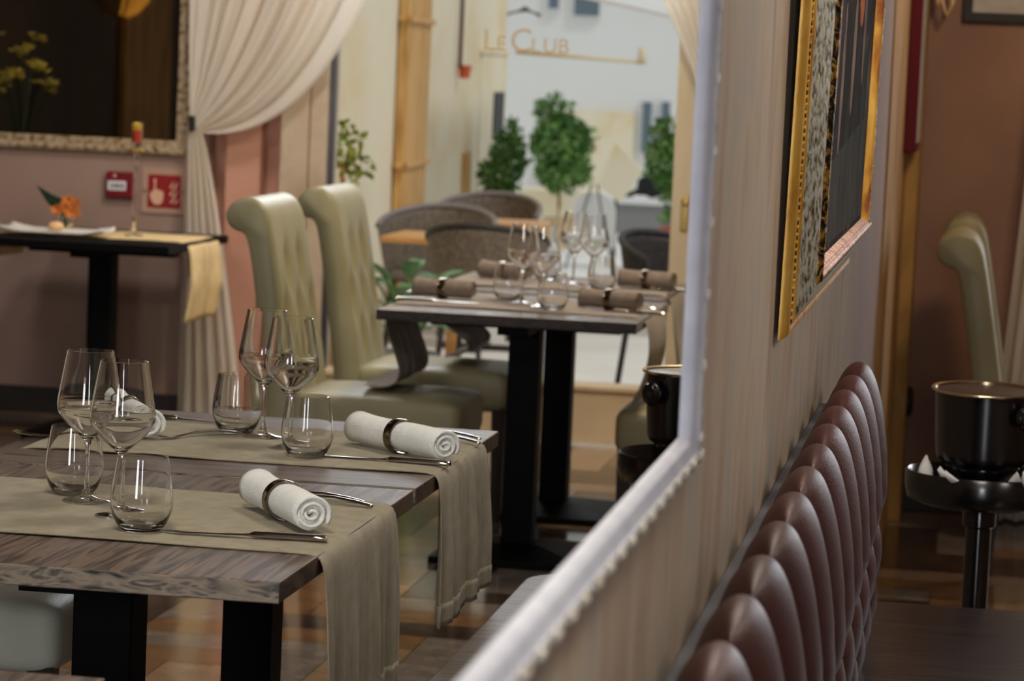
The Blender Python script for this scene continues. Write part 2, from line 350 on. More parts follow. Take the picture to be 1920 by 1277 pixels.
# the long wall with the framed opening (thin face, so the mirrored room, built as geometry, begins behind it)
OY0, OY1, OZ0, OZ1 = 0.35, 2.965, 1.100, 2.25
wb = MB()
for y0, y1, z0, z1 in ((-2.2, OY0, 0, 2.9), (OY0, OY1, 0, OZ0), (OY0, OY1, OZ1, 2.9), (OY1, 6.62, 0, 2.9)):
    wb.box(XW - 0.006, XW, y0, y1, z0, z1)
struct(wb.build('wall_left', M['wallpaper'], smooth=False))
struct(MB().box(XW - 0.03, XW - 0.006, 6.62, 8.35, 0, 2.9).build('wall_left_recess', M['mauve'], smooth=False))
pp = MB().box(XW - 0.04, XW, 8.35, 10.1, 0, 2.9).box(XW - 0.04, -0.243, 10.1, 10.5, 0, 2.9)
struct(pp.build('wall_left_pier', M['pier'], smooth=False, bevel=0.004))
struct(MB().box(-0.245, 0.75, 10.4, 10.5, 0, 2.9).box(0.75, 0.8, 10.4, 11.7, 0, 2.9).build('wall_far', M['mauve_far'], smooth=False))
struct(MB().box(-0.245, 0.75, 10.38, 10.4, 0, 0.135).build('baseboard_far', M['baseb'], bevel=0.003))
struct(MB().box(2.7, 2.8, -2.2, 11.7, 0, 2.9).build('wall_right', M['mauve_far'], smooth=False))
struct(MB().box(-5.2, 2.8, -2.2, -2.1, 0, 2.9).build('wall_behind', M['dim'], smooth=False))
struct(MB().box(-5.2, -5.1, -2.1, 11.7, 0, 2.9).build('wall_outer', M['dim'], smooth=False))
struct(MB().box(-5.1, -5.06, 4.9, 5.9, 0, 2.9).build('trim_4', M['pier'], smooth=False, bevel=0.004))
struct(MB().box(0.8, 2.7, 11.6, 11.7, 0, 0.235).box(0.8, 2.7, 11.6, 11.7, 2.6, 2.9).build('wall_front_aisle', M['marble'], smooth=False))
for n_, x0_, x1_ in ((2, 0.0, 0.5), (3, -2.15, -1.25)):  # unseen back windows added to go with the rear area lights
    w_ = struct(MB().box(x0_, x1_, -2.1, -2.06, 0.9, 2.5).build('window_%d' % n_, M['white'], smooth=False, bevel=0.01))
    MB().box(x0_ + 0.04, x1_ - 0.04, -2.062, -2.05, 0.94, 2.46).build('window_pane', M['pane_dark'], w_, smooth=False)
# wall with the dark mirror and the shop front
struct(MB().box(-5.1, -3.05, YB, YB + 0.15, 0, 2.9).build('wall_back', M['mauve'], smooth=False))
struct(MB().box(-3.06, -2.74, YB + 0.12, YB + 0.2, 0, 2.9).box(-2.985, -2.845, YB + 0.03, YB + 0.13, 0, 2.9).build('wall_back_niche', M['pink'], smooth=False, bevel=0.004))
struct(MB().box(-2.753, -2.643, YB - 0.03, YB + 0.2, 0, 2.9).box(-2.640, -2.575, YB - 0.015, YB + 0.2, 0, 2.9).build('trim_1', M['marble'], smooth=False, bevel=0.004))
struct(MB().box(-2.575, -1.1, YB, YB + 0.14, 0.012, 0.215).box(-2.575, -1.1, YB - 0.015, YB + 0.16, 0.215, 0.235).build('trim_2', M['sill'], smooth=False, bevel=0.004))
struct(MB().box(-2.575, -1.1, YB - 0.02, YB + 0.02, 0.0, 0.012).build('trim_3', M['porcelain'], smooth=False))
struct(MB().box(-2.6, -0.3, YB, YB + 0.15, 2.62, 2.9).build('wall_front', M['mauve'], smooth=False))
struct(MB().box(-1.1, -0.3, YB, YB + 0.15, 0, 2.62).build('wall_front_side', M['mauve'], smooth=False))
struct(MB().box(-5.1, -3.05, YB - 0.018, YB, 0, 0.1).build('baseboard_back', M['baseb'], bevel=0.003))
w = struct(MB().box(-2.575, -1.2, YB + 0.06, YB + 0.066, 0.235, 2.62).build('window_1', M['pane'], smooth=False))
MB().box(-2.575, -2.562, YB + 0.03, YB + 0.09, 0.235, 2.62).build('window_frame', M['greyboard'], w)
# half-open door leaf on the right with its lock plate
d = struct(MB().box(-1.205, -1.105, YB - 0.07, YB - 0.02, 0.0, 2.6).build('door_1', M['door'], smooth=False, bevel=0.004))
MB().box(-1.168, -1.135, YB - 0.078, YB - 0.07, 0.855, 0.995).build('lock_plate', M['brass'], d, bevel=0.006)
MB().lathe([(0.0, -0.03), (0.012, -0.028), (0.014, -0.012), (0.008, 0.0)], 16, (-1.15, YB - 0.078, 0.965), axis='y').build('door_knob', M['brass'], d)

# ------------------------------------------------------------------ big white frame on the long wall
fr = thing('wall_mirror', (XW, 1.6, 1.1), 'wide white wall mirror with beaded frame, seen edge-on beside the wallpaper', 'mirror')
cy, cz = 1.6, 1.1
# profile: (outward distance from inner edge, protrusion from wall)
PROF = [(-0.001, -0.007), (-0.001, 0.002), (0.005, 0.008), (0.013, 0.011), (0.015, 0.013), (0.020, 0.013), (0.026, 0.009), (0.029, 0.007), (0.029, 0.0)]
def frame_loop(prof, y0, y1, z0, z1, ox=0.0):
    mb = MB(); n = len(prof); v = []
    for d_, p in prof:
        for y, z in ((y0 - d_, z0 - d_), (y1 + d_, z0 - d_), (y1 + d_, z1 + d_), (y0 - d_, z1 + d_)): v.append((p + ox, y, z))
    f = []
    for i in range(n - 1):
        for k in range(4):
            k2 = (k + 1) % 4; f.append((i * 4 + k, i * 4 + k2, (i + 1) * 4 + k2, (i + 1) * 4 + k))
    return mb.add(v, f)
Y0, Y1, Z0, Z1 = OY0 - cy, OY1 - cy, OZ0 - cz, OZ1 - cz
frame_loop(PROF[:5], Y0, Y1, Z0, Z1).build('inner_moulding', M['white_frame'], fr, angle=50)
frame_loop(PROF[4:], Y0, Y1, Z0, Z1).build('outer_moulding', M['frame_brown'], fr, angle=50)
pb = MB(); y = Y0
while y < Y1 + 0.02:
    pb.ball((0.0135, y, Z0 - 0.0185), 0.0062, 10, 7, (0.8, 1.25, 0.9))
    for k in (0.022, 0.046): pb.ball((0.010, y + k, Z0 - 0.0255), 0.0042, 8, 6, (0.8, 1.5, 0.9))
    pb.ball((0.0125, y + 0.036, Z0 - 0.018), 0.0042, 8, 6, (0.8, 1.5, 0.8))
    y += 0.071
z = Z0
while z < Z1:
    pb.ball((0.0130, Y1 + 0.019, z), 0.0050, 8, 6, (0.8, 0.9, 1.3))
    pb.ball((0.0115, Y1 + 0.022, z + 0.024), 0.0038, 8, 6, (0.8, 0.9, 2.0)); pb.ball((0.0115, Y1 + 0.022, z + 0.047), 0.0034, 8, 6, (0.8, 0.9, 2.0))
    z += 0.071
pb.build('bead_row', M['pearl'], fr)
frame_loop([(0.029, 0.0), (0.029, 0.006), (0.034, 0.005), (0.034, 0.0)], Y0, Y1, Z0, Z1).build('shadow_edge', M['frame_shadow'], fr, angle=20)  # outer strip coloured dark as the shadow line along the frame
frm = fr

# ------------------------------------------------------------------ painting
pa = thing('framed_painting', (XW + 0.006, 4.95, 1.1), 'dark oil painting in a wide gold and silver frame above the bench back', 'painting')
pa.rotation_euler = (0, radians(1.0), 0)
PY0, PY1, PZ0, PZ1 = -0.80, 0.92, 0.0, 1.25      # outer edges (local y, z)
def ploop(prof):
    return frame_loop([(-a, b) for a, b in prof], PY0, PY1, PZ0, PZ1)
ploop([(0.0, 0.0), (0.0, 0.004), (0.006, 0.0125), (0.010, 0.0145), (0.019, 0.0145)]).build('gilt_edge', M['gold'], pa, angle=50)
ploop([(0.019, 0.0135), (0.020, 0.0115), (0.023, 0.0125), (0.024, 0.0165)]).build('dark_channel', M['gold_dark'], pa, angle=50)
ploop([(0.024, 0.0165), (0.026, 0.0195), (0.029, 0.0205)]).build('gilt_fillet', M['gold'], pa, angle=50)
ploop([(0.029, 0.0205), (0.052, 0.034), (0.074, 0.0435)]).build('silver_band', M['mottled'], pa, angle=50)
ploop([(0.074, 0.0435), (0.079, 0.0505), (0.085, 0.052), (0.090, 0.050)]).build('ornate_lip', M['gold_dark'], pa, angle=50)
ploop([(0.090, 0.050), (0.094, 0.046), (0.0965, 0.046), (0.099, 0.034)]).build('inner_slope', M['gold'], pa, angle=30)
bb = MB(); zz = PZ0 + 0.03
while zz < PZ1 - 0.03:
    bb.ball((0.0150, PY0 + 0.0225, zz), 0.0028, 6, 5); zz += 0.0105
bb.build('bead_string', M['gold'], pa)
ob = MB(); yy = PY0 + 0.09
while yy < PY1 - 0.03:
    ob.ball((0.050, yy, PZ0 + 0.088), 0.0055, 6, 5, (0.8, 1.5, 0.8)); yy += 0.020
ob.box(0.040, 0.0505, PY0 + 0.085, PY1 - 0.085, PZ0 + 0.088, PZ0 + 0.0945)
ob.prism([(0.0470, PZ0 + 0.093), (0.0475, PZ0 + 0.0975), (0.0365, PZ0 + 0.1012), (0.0345, PZ0 + 0.0995)], 'y', PY0 + 0.09, PY1 - 0.09)
ob.build('carved_sill', M['gilt_warm_lit'], pa)
cvb = MB().box(0.030, 0.0344, PY0 + 0.10, PY1 - 0.10, PZ0 + 0.10, PZ1 - 0.10)
cvb.prism([(PY0 + 0.11, PZ0 + 0.11), (PY1 - 0.11, PZ0 + 0.11), (PY1 - 0.11, PZ0 + 0.30), (PY0 + 0.11, PZ0 + 0.22)], 'x', 0.0344, 0.0347, 1)
def blob(cy_, cz_, ry, rz_, n=20):
    return [(cy_ + ry * cos(2 * pi * k / n) * (1 + 0.12 * sin(3 * k)), cz_ + rz_ * sin(2 * pi * k / n)) for k in range(n)]
for a in ((-0.58, 0.40, 0.05, 0.16), (-0.40, 0.42, 0.05, 0.13), (-0.22, 0.36, 0.04, 0.12), (0.10, 0.40, 0.05, 0.10), (0.02, 0.86, 0.07, 0.16), (0.44, 0.45, 0.04, 0.10), (-0.5, 0.66, 0.03, 0.1)):
    cvb.prism(blob(*a), 'x', 0.0344, 0.03465, 2)
cvb.prism(blob(0.28, 0.50, 0.075, 0.05), 'x', 0.0344, 0.0348, 3)
cvb.prism(blob(0.52, 0.30, 0.05, 0.13), 'x', 0.0344, 0.0348, 4)
cvb.build('canvas', [M['canvas'], M['canvas_grey'], M['canvas_flesh'], M['canvas_orange'], M['canvas_green']], pa, smooth=False)

# ------------------------------------------------------------------ banquette along the wall
bq = thing('banquette', (XW, 3.6, 0), 'long oxblood tufted leather banquette with shaded wooden seat against the wallpapered wall', 'banquette')
BY0, BY1 = 0.6 - 3.6, 5.565 - 3.6
PITCH = 0.254
prof = [(0.024, 0.842), (0.027, 0.865), (0.034, 0.897), (0.046, 0.928), (0.061, 0.946), (0.077, 0.943), (0.091, 0.918), (0.103, 0.876), (0.112, 0.825), (0.119, 0.765), (0.121, 0.695), (0.119, 0.615), (0.114, 0.53), (0.106, 0.455)]
def prof_at(t):
    s_ = t * (len(prof) - 1); i = min(int(s_), len(prof) - 2); u = s_ - i
    p0 = prof[max(i - 1, 0)]; p1 = prof[i]; p2 = prof[i + 1]; p3 = prof[min(i + 2, len(prof) - 1)]
    return [0.5 * ((2 * p1[k]) + (-p0[k] + p2[k]) * u + (2 * p0[k] - 5 * p1[k] + 4 * p2[k] - p3[k]) * u * u + (-p0[k] + 3 * p1[k] - 3 * p2[k] + p3[k]) * u ** 3) for k in (0, 1)]
def cushion(u, v):
    y = BY0 + (BY1 - BY0) * u
    x, z = prof_at(v); x2, z2 = prof_at(min(v + 0.01, 1)); x1, z1 = prof_at(max(v - 0.01, 0))
    tx, tz = x2 - x1, z2 - z1; l = sqrt(tx * tx + tz * tz) or 1; nx, nz = -tz / l, tx / l
    if nx * 0.3 + nz < 0 and v < 0.5: nx, nz = -nx, -nz
    nx, nz = (tz / l * -1, tx / l)
    yy = (BY1 - y) / PITCH
    # upper part: straight channels; lower: diamonds
    w_ = min(max((v - 0.66) / 0.10, 0), 1)
    a = abs(sin(pi * yy)) ** 0.55
    q_ = (v - 0.72) / 0.22
    b = (abs(sin(pi * (yy + q_) / 1.0)) * abs(sin(pi * (yy - q_) / 1.0))) ** 0.35
    h = (1 - w_) * a + w_ * b
    dd = -0.040 + 0.050 * h
    dd *= min(1, v / 0.10) * (1 if v < 0.93 else max(0.2, (1 - v) / 0.07))
    ey = min(BY1 - y, 0.08) / 0.08      # round the far end
    k = sqrt(max(0.0, 1 - (1 - ey) ** 2))
    xx = x + nx * dd; zz_ = z + nz * dd
    return (0.03 + (xx - 0.03) * (0.35 + 0.65 * k), y, zz_ - (1 - k) * 0.05)
cb = MB(); cb.grid(cushion, 560, 60)
cush = cb.build('tufted_back', M['maroon'], bq, angle=70)
MB().box(0.001, 0.03, BY0, BY1 - 0.13, 0.0, 0.880).build('back_board', M['greyboard'], bq, bevel=0.002)
def rounded_rect_end(x0, x1, y0, y1, r, n=8):
    pts = [(x0, y0), (x1, y0)]
    for k in range(n + 1):
        a = pi / 2 * k / n; pts.append((x1 - r + r * cos(a), y1 - r + r * sin(a)))
    pts.append((x0, y1)); return pts
MB().prism(rounded_rect_end(0.03, 0.575, BY0, 5.88 - 3.6, 0.09), 'z', 0.41, 0.452).build('seat_board', M['wood_bench_shaded'], bq, smooth=False, bevel=0.004)
MB().box(0.03, 0.52, BY0, 5.80 - 3.6, 0.0, 0.41).build('base', M['darkwood'], bq, smooth=False)

# mirror reflection of the bench, built as a second bench behind the frame
b2 = thing('wooden_bench', (-0.58, 3.6, 0), 'brown plank bench with a rounded corner reflected inside the white mirror frame', 'bench')
MB().prism([(-x_, y_) for x_, y_ in rounded_rect_end(-0.27, 0.285, BY0, 5.95 - 3.6, 0.10)], 'z', 0.41, 0.452).build('seat_board', M['wood_bench'], b2, smooth=False, bevel=0.004)
MB().box(-0.23, 0.27, BY0, 5.85 - 3.6, 0.0, 0.41).build('base', M['darkwood'], b2, smooth=False)

# ------------------------------------------------------------------ dining tables
def make_table(loc, wx, wy, label, top, group='pedestal dining tables', name='dining_table', end=None):
    t = thing(name, loc, label, 'table', group)
    tb = MB().box(-wx / 2, wx / 2, -wy / 2, wy / 2, 0.722, 0.752)
    o = tb.build('table_top', [top, M['wood_end']], t, smooth=False, bevel=0.002)
    for p in o.data.polygons:
        if abs(p.normal.y) > 0.9: p.material_index = 1
    MB().box(-wx * 0.38, wx * 0.38, -0.045, 0.045, 0.685, 0.722).box(-0.045, 0.045, -wy * 0.33, wy * 0.33, 0.685, 0.722).build('support_bars', M['black'], t, smooth=False)
    MB().box(-0.046, 0.046, -0.046, 0.046, 0.04, 0.69).build('post', M['black'], t, smooth=False, bevel=0.003)
    MB().box(-0.23, 0.23, -0.23, 0.23, 0.0, 0.022).frustum((0, 0, 0.022), (0, 0, 0.05), (0.22, 0.22), (0.075, 0.075)).build('base', M['black'], t, smooth=False, bevel=0.003)
    return t
XC = -1.29; TW = 0.745
T0 = make_table((-1.315, 2.83, 0), 0.72, 0.86, 'table at the lower left corner, nearest, only its back corner showing', M['wood_y'])
T1 = make_table((XC, 4.42, 0), TW, 0.95, 'near wooden table with weathered front edge and the foremost khaki runner', M['wood_y'])
T2 = make_table((XC, 5.342, 0), TW, 0.85, 'second wooden table, pushed up behind the near one', M['wood_x'])
T3 = make_table((-1.336, 8.85, 0), 0.746, 0.84, 'dark wooden table in front of the shop window, nearer of the two there', M['wood_window'])
T4 = make_table((-1.362, 9.76, 0), 0.746, 0.86, 'dark wooden table closest to the shop window', M['wood_window'])
TL = make_table((-3.29, 11.03, 0), 0.74, 0.86, 'black edged side table under the dark gilt mirror', M['black'], 'pedestal dining tables', 'side_table')

for t_ in (TL, T3, T4):
    for c_ in t_.children:
        if len(c_.data.materials) > 1: c_.data.materials[1] = M['black'] if t_ is TL else M['wood_dark']
# runners -------------------------------------------------------------
def runner(path, y0, y1, loc, label, m, flute=0.012, kf=5.5, hem=True, group='linen table runners', name='table_runner', seed=0, top_span=None):
    """path: list of (x, z); hanging parts outside top_span get flutes."""
    rnd = random.Random(seed); ph = rnd.random() * 6
    P = []
    for i in range(len(path) - 1):
        a, b = Vector(path[i]), Vector(path[i + 1]); n = max(2, int((b - a).length / 0.02))
        for k in range(n): P.append(a.lerp(b, k / n))
    P.append(Vector(path[-1]))
    for _ in range(2):
        P = [P[0]] + [(P[i - 1] + P[i] * 2 + P[i + 1]) / 4 for i in range(1, len(P) - 1)] + [P[-1]]
    nu = 64
    mb = MB()
    def fn(u, v):
        s_ = v * (len(P) - 1); i = min(int(s_), len(P) - 2); p = P[i].lerp(P[i + 1], s_ - i)
        y = y0 + (y1 - y0) * u; drop = max(0.0, 0.745 - p.y); w_ = min(drop / 0.16, 1.0)
        t = 2 * pi * kf * u
        fl = flute * w_ * (sin(t + ph + 0.8 * sin(0.6 * t)) + 0.55 * sin(2.3 * t + 1 + ph * 2 + 3 * drop) + 0.35 * sin(4.7 * t + 2 - 5 * drop))
        sgn = 1 if p.x > (path[0][0] + path[-1][0]) / 2 else -1
        yy = y + 0.010 * w_ * sin(t * 0.5 + ph) * sin(pi * u)
        tz = 0.0012 * sin(9 * u + 14 * v + ph) * (1 - w_)
        return (p.x + sgn * abs(flute) * w_ * 0.8 + fl, yy, p.y + max(tz, -0.0005))
    mb.grid(fn, nu, len(P) * 1)
    o = mb.build(name, m, None, solid=0.0022, angle=80)
    o.location = loc
    if abs(path[-1][1] - zt) > 0.2 and path[-1][0] > 0 - 1.0:
        hb = MB(); ve = 1.0; vs_ = 1.0 - 0.035 / max(1e-6, sum((P[i + 1] - P[i]).length for i in range(len(P) - 1)))
        hb.grid(lambda u, v: fn(u, vs_ + (ve - vs_) * v), nu, 4)
        h_ = hb.build('hem', m, o, solid=0.0046, angle=80)
        for v_ in h_.data.vertices: v_.co -= Vector(loc)
    for v_ in o.data.vertices: v_.co -= Vector(loc)
    tag(o, label, 'table runner', group)
    return o
xr = XC + TW / 2; xl = XC - TW / 2
zt = 0.7545
def near_path(h=0.27, hl=0.16):
    return [(xl - 0.012, zt - hl), (xl - 0.012, zt - 0.012), (xl + 0.004, zt + 0.001), (xr - 0.012, zt), (xr + 0.004, zt - 0.003), (xr + 0.010, zt - 0.02), (xr + 0.013, zt - 0.1), (xr + 0.015, zt - h)]
R1 = runner(near_path(0.29), 4.18, 4.705, (XC, 4.44, 0.753), 'khaki linen runner across the near table, hanging down at the right end', M['linen'], 0.0050, 3.0, seed=3)
R2 = runner(near_path(0.27), 5.09, 5.575, (XC, 5.33, 0.753), 'khaki linen runner across the second table, pointed hem hanging free', M['linen'], 0.0055, 2.6, seed=5)
def hem(yc0, yc1, z_, x_, par):
    pass
x3l, x3r = -1.336 - 0.373, -1.336 + 0.373
runner([(-1.775, 0.512), (-1.72, 0.505), (-1.675, 0.52), (-1.668, 0.56), (-1.70, 0.64), (x3l - 0.012, 0.70), (x3l - 0.010, zt - 0.01), (x3l + 0.006, zt + 0.001), (x3r - 0.01, zt), (x3r + 0.012, zt - 0.02), (x3r + 0.016, 0.65), (x3r - 0.005, 0.56), (x3r - 0.03, 0.50)], 8.62, 9.07, (-1.336, 8.85, 0.753), 'brown linen runner on the nearer window table, its left end fallen on the chair seat', M['linen_brown'], 0.004, 2.0, seed=8)
x4l, x4r = -1.362 - 0.373, -1.362 + 0.373
runner([(-1.70, 0.520), (-1.655, 0.525), (-1.615, 0.545), (-1.63, 0.575), (-1.69, 0.61), (x4l - 0.005, 0.66), (x4l - 0.010, zt - 0.01), (x4l + 0.006, zt + 0.001), (x4r - 0.01, zt), (x4r + 0.012, zt - 0.02), (x4r + 0.016, 0.65), (x4r + 0.03, 0.56), (x4r + 0.04, 0.50)], 9.52, 9.98, (-1.362, 9.76, 0.753), 'brown linen runner on the table closest to the window, left end curling over a seat', M['linen_brown'], 0.004, 2.0, seed=11)
RL = runner([(-3.69, zt - 0.1), (-3.665, zt), (-2.935, zt), (-2.915, zt - 0.012), (-2.910, zt - 0.05), (-2.910, zt - 0.15), (-2.935, zt - 0.30)], 10.86, 11.30, (-3.29, 11.08, 0.753), 'cream linen runner hanging off the side table end by the curtain', M['linen_cream'], 0.012, 1.6, seed=2)

# glassware -----------------------------------------------------------
def finer(pr, step=0.006):
    out = []
    for i in range(len(pr) - 1):
        p0, p1, p2, p3 = pr[max(i - 1, 0)], pr[i], pr[i + 1], pr[min(i + 2, len(pr) - 1)]
        n = max(1, int(sqrt((p2[0] - p1[0]) ** 2 + (p2[1] - p1[1]) ** 2) / step))
        for k in range(n):
            u = k / n
            q_ = [0.5 * (2 * p1[a] + (-p0[a] + p2[a]) * u + (2 * p0[a] - 5 * p1[a] + 4 * p2[a] - p3[a]) * u * u + (-p0[a] + 3 * p1[a] - 3 * p2[a] + p3[a]) * u ** 3) for a in (0, 1)]
            out.append((max(q_[0], 0.0), q_[1]))
    out.append(pr[-1]); return out
def make_wine(loc, label):
    outer = [(0.0, 0.0), (0.036, 0.0), (0.0375, 0.0015), (0.034, 0.003), (0.018, 0.006), (0.007, 0.012), (0.0042, 0.022), (0.0038, 0.05), (0.0040, 0.085), (0.0060, 0.096), (0.0125, 0.102), (0.030, 0.118), (0.0440, 0.134), (0.0492, 0.145), (0.0497, 0.154), (0.0482, 0.166), (0.0425, 0.200), (0.0362, 0.236)]
    inner = [(0.0353, 0.2363), (0.0416, 0.200), (0.0472, 0.166), (0.0486, 0.155), (0.0480, 0.1465), (0.0428, 0.136), (0.0285, 0.1205), (0.011, 0.106), (0.0, 0.1035)]
    o = MB().lathe(finer(outer) + finer(inner), 48).build('wine_glass', M['glass'], angle=50); o.location = loc
    return tag(o, label, 'wine glass', 'stemmed wine glasses')
def make_tumbler(loc, label):
    outer = [(0.0, 0.0), (0.026, 0.0), (0.031, 0.003), (0.038, 0.012), (0.0445, 0.030), (0.0462, 0.042), (0.0450, 0.060), (0.0410, 0.088), (0.0375, 0.109)]
    inner = [(0.0364, 0.1092), (0.0398, 0.088), (0.0437, 0.060), (0.0448, 0.042), (0.0425, 0.030), (0.035, 0.015), (0.024, 0.0085), (0.0, 0.0075)]
    o = MB().lathe(finer(outer) + finer(inner), 48).build('tumbler', M['glass'], angle=50); o.location = loc
    return tag(o, label, 'tumbler', 'stemless tumblers')
gz = 0.7562
wine = make_wine((-1.272, 4.389, gz), 'front wine glass of the pair on the near table')
tumb = make_tumbler((-1.205, 4.272, gz), 'foremost stemless tumbler, lower left on the near table runner')
dup(wine, (-1.362, 4.512, gz), 'rear wine glass of the pair on the near table')
dup(tumb, (-1.402, 4.575, gz), 'leftmost tumbler, behind the wine glasses of the near table')
dup(wine, (-1.222, 5.285, gz), 'front wine glass on the second table, beside the tumbler and white napkin')
dup(wine, (-1.302, 5.418, gz), 'rear wine glass on the second table, before the pale curtain')
dup(tumb, (-1.166, 5.185, gz), 'tumbler on the second table next to the long knife blade')
dup(tumb, (-1.364, 5.465, gz), 'left tumbler on the second table, under the wine glass bowls')
dup(tumb, (-1.243, 8.704, gz), 'tumbler on the nearer window table, right one at the front')
dup(tumb, (-1.42, 8.985, gz), 'tumbler on the nearer window table, left one under a wine glass')
dup(wine, (-1.290, 8.80, gz), 'wine glass on the nearer window table, right of its pair')
dup(wine, (-1.365, 8.90, gz), 'wine glass on the nearer window table, left of its pair')
dup(tumb, (-1.215, 9.60, gz), 'tumbler on the table closest to the window, at the right')
dup(tumb, (-1.43, 9.86, gz), 'tumbler on the table closest to the window, hidden behind stems')
dup(wine, (-1.255, 9.68, gz), 'wine glass nearest the white folding sign, on the window side table')
dup(wine, (-1.335, 9.80, gz), 'wine glass left of its twin on the table closest to the window')

# cutlery ---------------------------------------------------------------
def loft(mb, secs, n=10):
    v = []; f = []
    for (x, y, z, w_, h_) in secs:
        for k in range(n):
            a = 2 * pi * k / n; v.append((x, y + w_ * cos(a), z + h_ * sin(a)))
    for i in range(len(secs) - 1):
        for k in range(n):
            k2 = (k + 1) % n; f.append((i * n + k, i * n + k2, (i + 1) * n + k2, (i + 1) * n + k))
    f += [tuple(range(n))[::-1], tuple((len(secs) - 1) * n + k for k in range(n))]
    mb.add(v, f)
def make_knife(loc, rz, label):
    t = thing('table_knife', loc, label, 'knife', 'table knives', rz)
    h = MB(); loft(h, [(0.0, 0, 0.0055, 0.005, 0.003), (0.006, 0, 0.006, 0.0085, 0.0048), (0.03, 0, 0.006, 0.009, 0.0052), (0.09, 0, 0.006, 0.0098, 0.0056), (0.108, 0, 0.006, 0.0102, 0.0056), (0.114, 0, 0.006, 0.008, 0.0045)], 12)
    h.build('handle', M['chrome'], t)
    b = MB(); loft(b, [(0.004, 0, 0.0055, 0.004, 0.003), (-0.012, 0, 0.005, 0.007, 0.0014), (-0.05, 0.001, 0.0045, 0.0095, 0.0011), (-0.10, 0.001, 0.004, 0.010, 0.001), (-0.122, 0.003, 0.0038, 0.007, 0.0009), (-0.132, 0.006, 0.0036, 0.002, 0.0006)], 10)
    b.build('blade', M['chrome'], t)
    return t
def make_fork(loc, rz, label):
    mb = MB()
    loft(mb, [(0.10, 0, 0.0040, 0.0045, 0.002), (0.095, 0, 0.0050, 0.0075, 0.0022), (0.07, 0, 0.0085, 0.0072, 0.0022), (0.03, 0, 0.0115, 0.0050, 0.0022), (-0.01, 0, 0.0095, 0.0034, 0.0020), (-0.04, 0, 0.0055, 0.0036, 0.0018), (-0.052, 0, 0.0050, 0.010, 0.0013), (-0.062, 0, 0.0050, 0.0125, 0.0012), (-0.076, 0, 0.0060, 0.0122, 0.0011)], 10)
    for k in (-1.5, -0.5, 0.5, 1.5):
        y = k * 0.0068
        loft(mb, [(-0.074, y, 0.0060, 0.0021, 0.0011), (-0.095, y, 0.0078, 0.0018, 0.0010), (-0.112, y, 0.0115, 0.0008, 0.0007)], 6)
    o = mb.build('fork', M['chrome']); o.location = loc; o.rotation_euler = (0, 0, rz)
    return tag(o, label, 'fork', 'table forks')
cz0 = 0.7555
kn = make_knife((-1.040, 4.272, cz0), 0.06, 'silver table knife along the front edge of the near runner')
dup(kn, (-1.022, 5.190, cz0), 'silver table knife on the second table runner, left of the pointed hem', -0.05)
dup(kn, (-1.03, 8.73, cz0), 'shiny knife at the right end of the nearer window table', -0.1)
dup(kn, (-1.05, 9.715, cz0), 'shiny knife at the right end of the table closest to the window', -0.05)
dup(kn, (-1.60, 8.75, cz0), 'knife before the left rolled napkin on the nearer window table', 3.2)
dup(kn, (-1.51, 5.583, cz0), 'knife with gold glint at the back of the second table, left of the glasses', 3.05)
fk = make_fork((-1.030, 4.668, cz0), -0.30, 'fork tucked behind the white napkin on the near table, longer handle')
dup(fk, (-1.050, 4.700, cz0), 'second fork beside it behind the near table napkin, shorter handle', -0.28)
dup(fk, (-1.005, 5.545, cz0), 'fork handle sticking out behind the napkin of the second table', -0.36)
dup(fk, (-1.015, 5.605, cz0), 'shorter fork half hidden behind the second table napkin', -0.34)
dup(fk, (-1.60, 5.215, cz0), 'gold glinting fork at the left front corner of the second table', 0.0)
dup(fk, (-1.41, 5.36, cz0), 'slanting fork by the left napkin of the second table', 0.9)
dup(fk, (-1.06, 8.93, cz0), 'fork right of the rolled napkin on the nearer window table', -0.1)
dup(fk, (-1.66, 9.0, cz0), 'fork at the left end of the nearer window table', 3.0)

# napkins -----------------------------------------------------------------
def make_napkin(loc, rz, label, m, ln=0.27, r=0.0275, name='napkin_roll', flare=0.0):
    t = thing(name, loc, label, 'napkin', 'rolled napkins in metal rings', rz)
    turns = 4.6
    def fn(u, v):
        a = u * turns * 2 * pi; rr = 0.003 + (r - 0.003) * (u ** 0.85) 
        x = (v - 0.5) * ln
        k = 1 + 0.10 * exp(-((v - 0.0) / 0.10) ** 2) - 0.05 * exp(-((v - 0.5) / 0.06) ** 2) + 0.02 * sin(9 * v + a)
        x += 0.006 * sin(a * 0.5) * (1 if v in (0, 1) else 0)
        return (x, -rr * k * cos(a), 0.0285 + rr * k * sin(a) * 0.97)
    MB().grid(fn, 110, 16).build('cloth', m, t, solid=0.0048, angle=80)
    R_ = 0.0298
    MB().lathe([(R_, -0.010), (R_ + 0.0015, -0.0105), (R_ + 0.002, -0.008), (R_ + 0.002, 0.008), (R_ + 0.0015, 0.0105), (R_, 0.010)], 40, (0.0, 0, 0.0285), True, axis='x').build('napkin_ring', M['ring'], t)
    return t
nk = make_napkin((-1.035, 4.455, cz0 + 0.003), -1.02, 'white rolled napkin in a steel ring on the near table', M['napkin'])
dup(nk, (-1.025, 5.318, cz0 + 0.003), 'white rolled napkin in a steel ring on the right of the second table', -0.75)
dup(nk, (-1.545, 5.39, cz0 + 0.003), 'white rolled napkin seen through the near wine glasses, second table left', -1.05)
ng = make_napkin((-1.09, 8.815, cz0 + 0.003), -0.25, 'taupe rolled napkin at the right of the nearer window table', M['napkin_grey'], 0.18, 0.0275)
dup(ng, (-1.60, 8.885, cz0 + 0.003), 'taupe rolled napkin at the left of the nearer window table', -0.12)
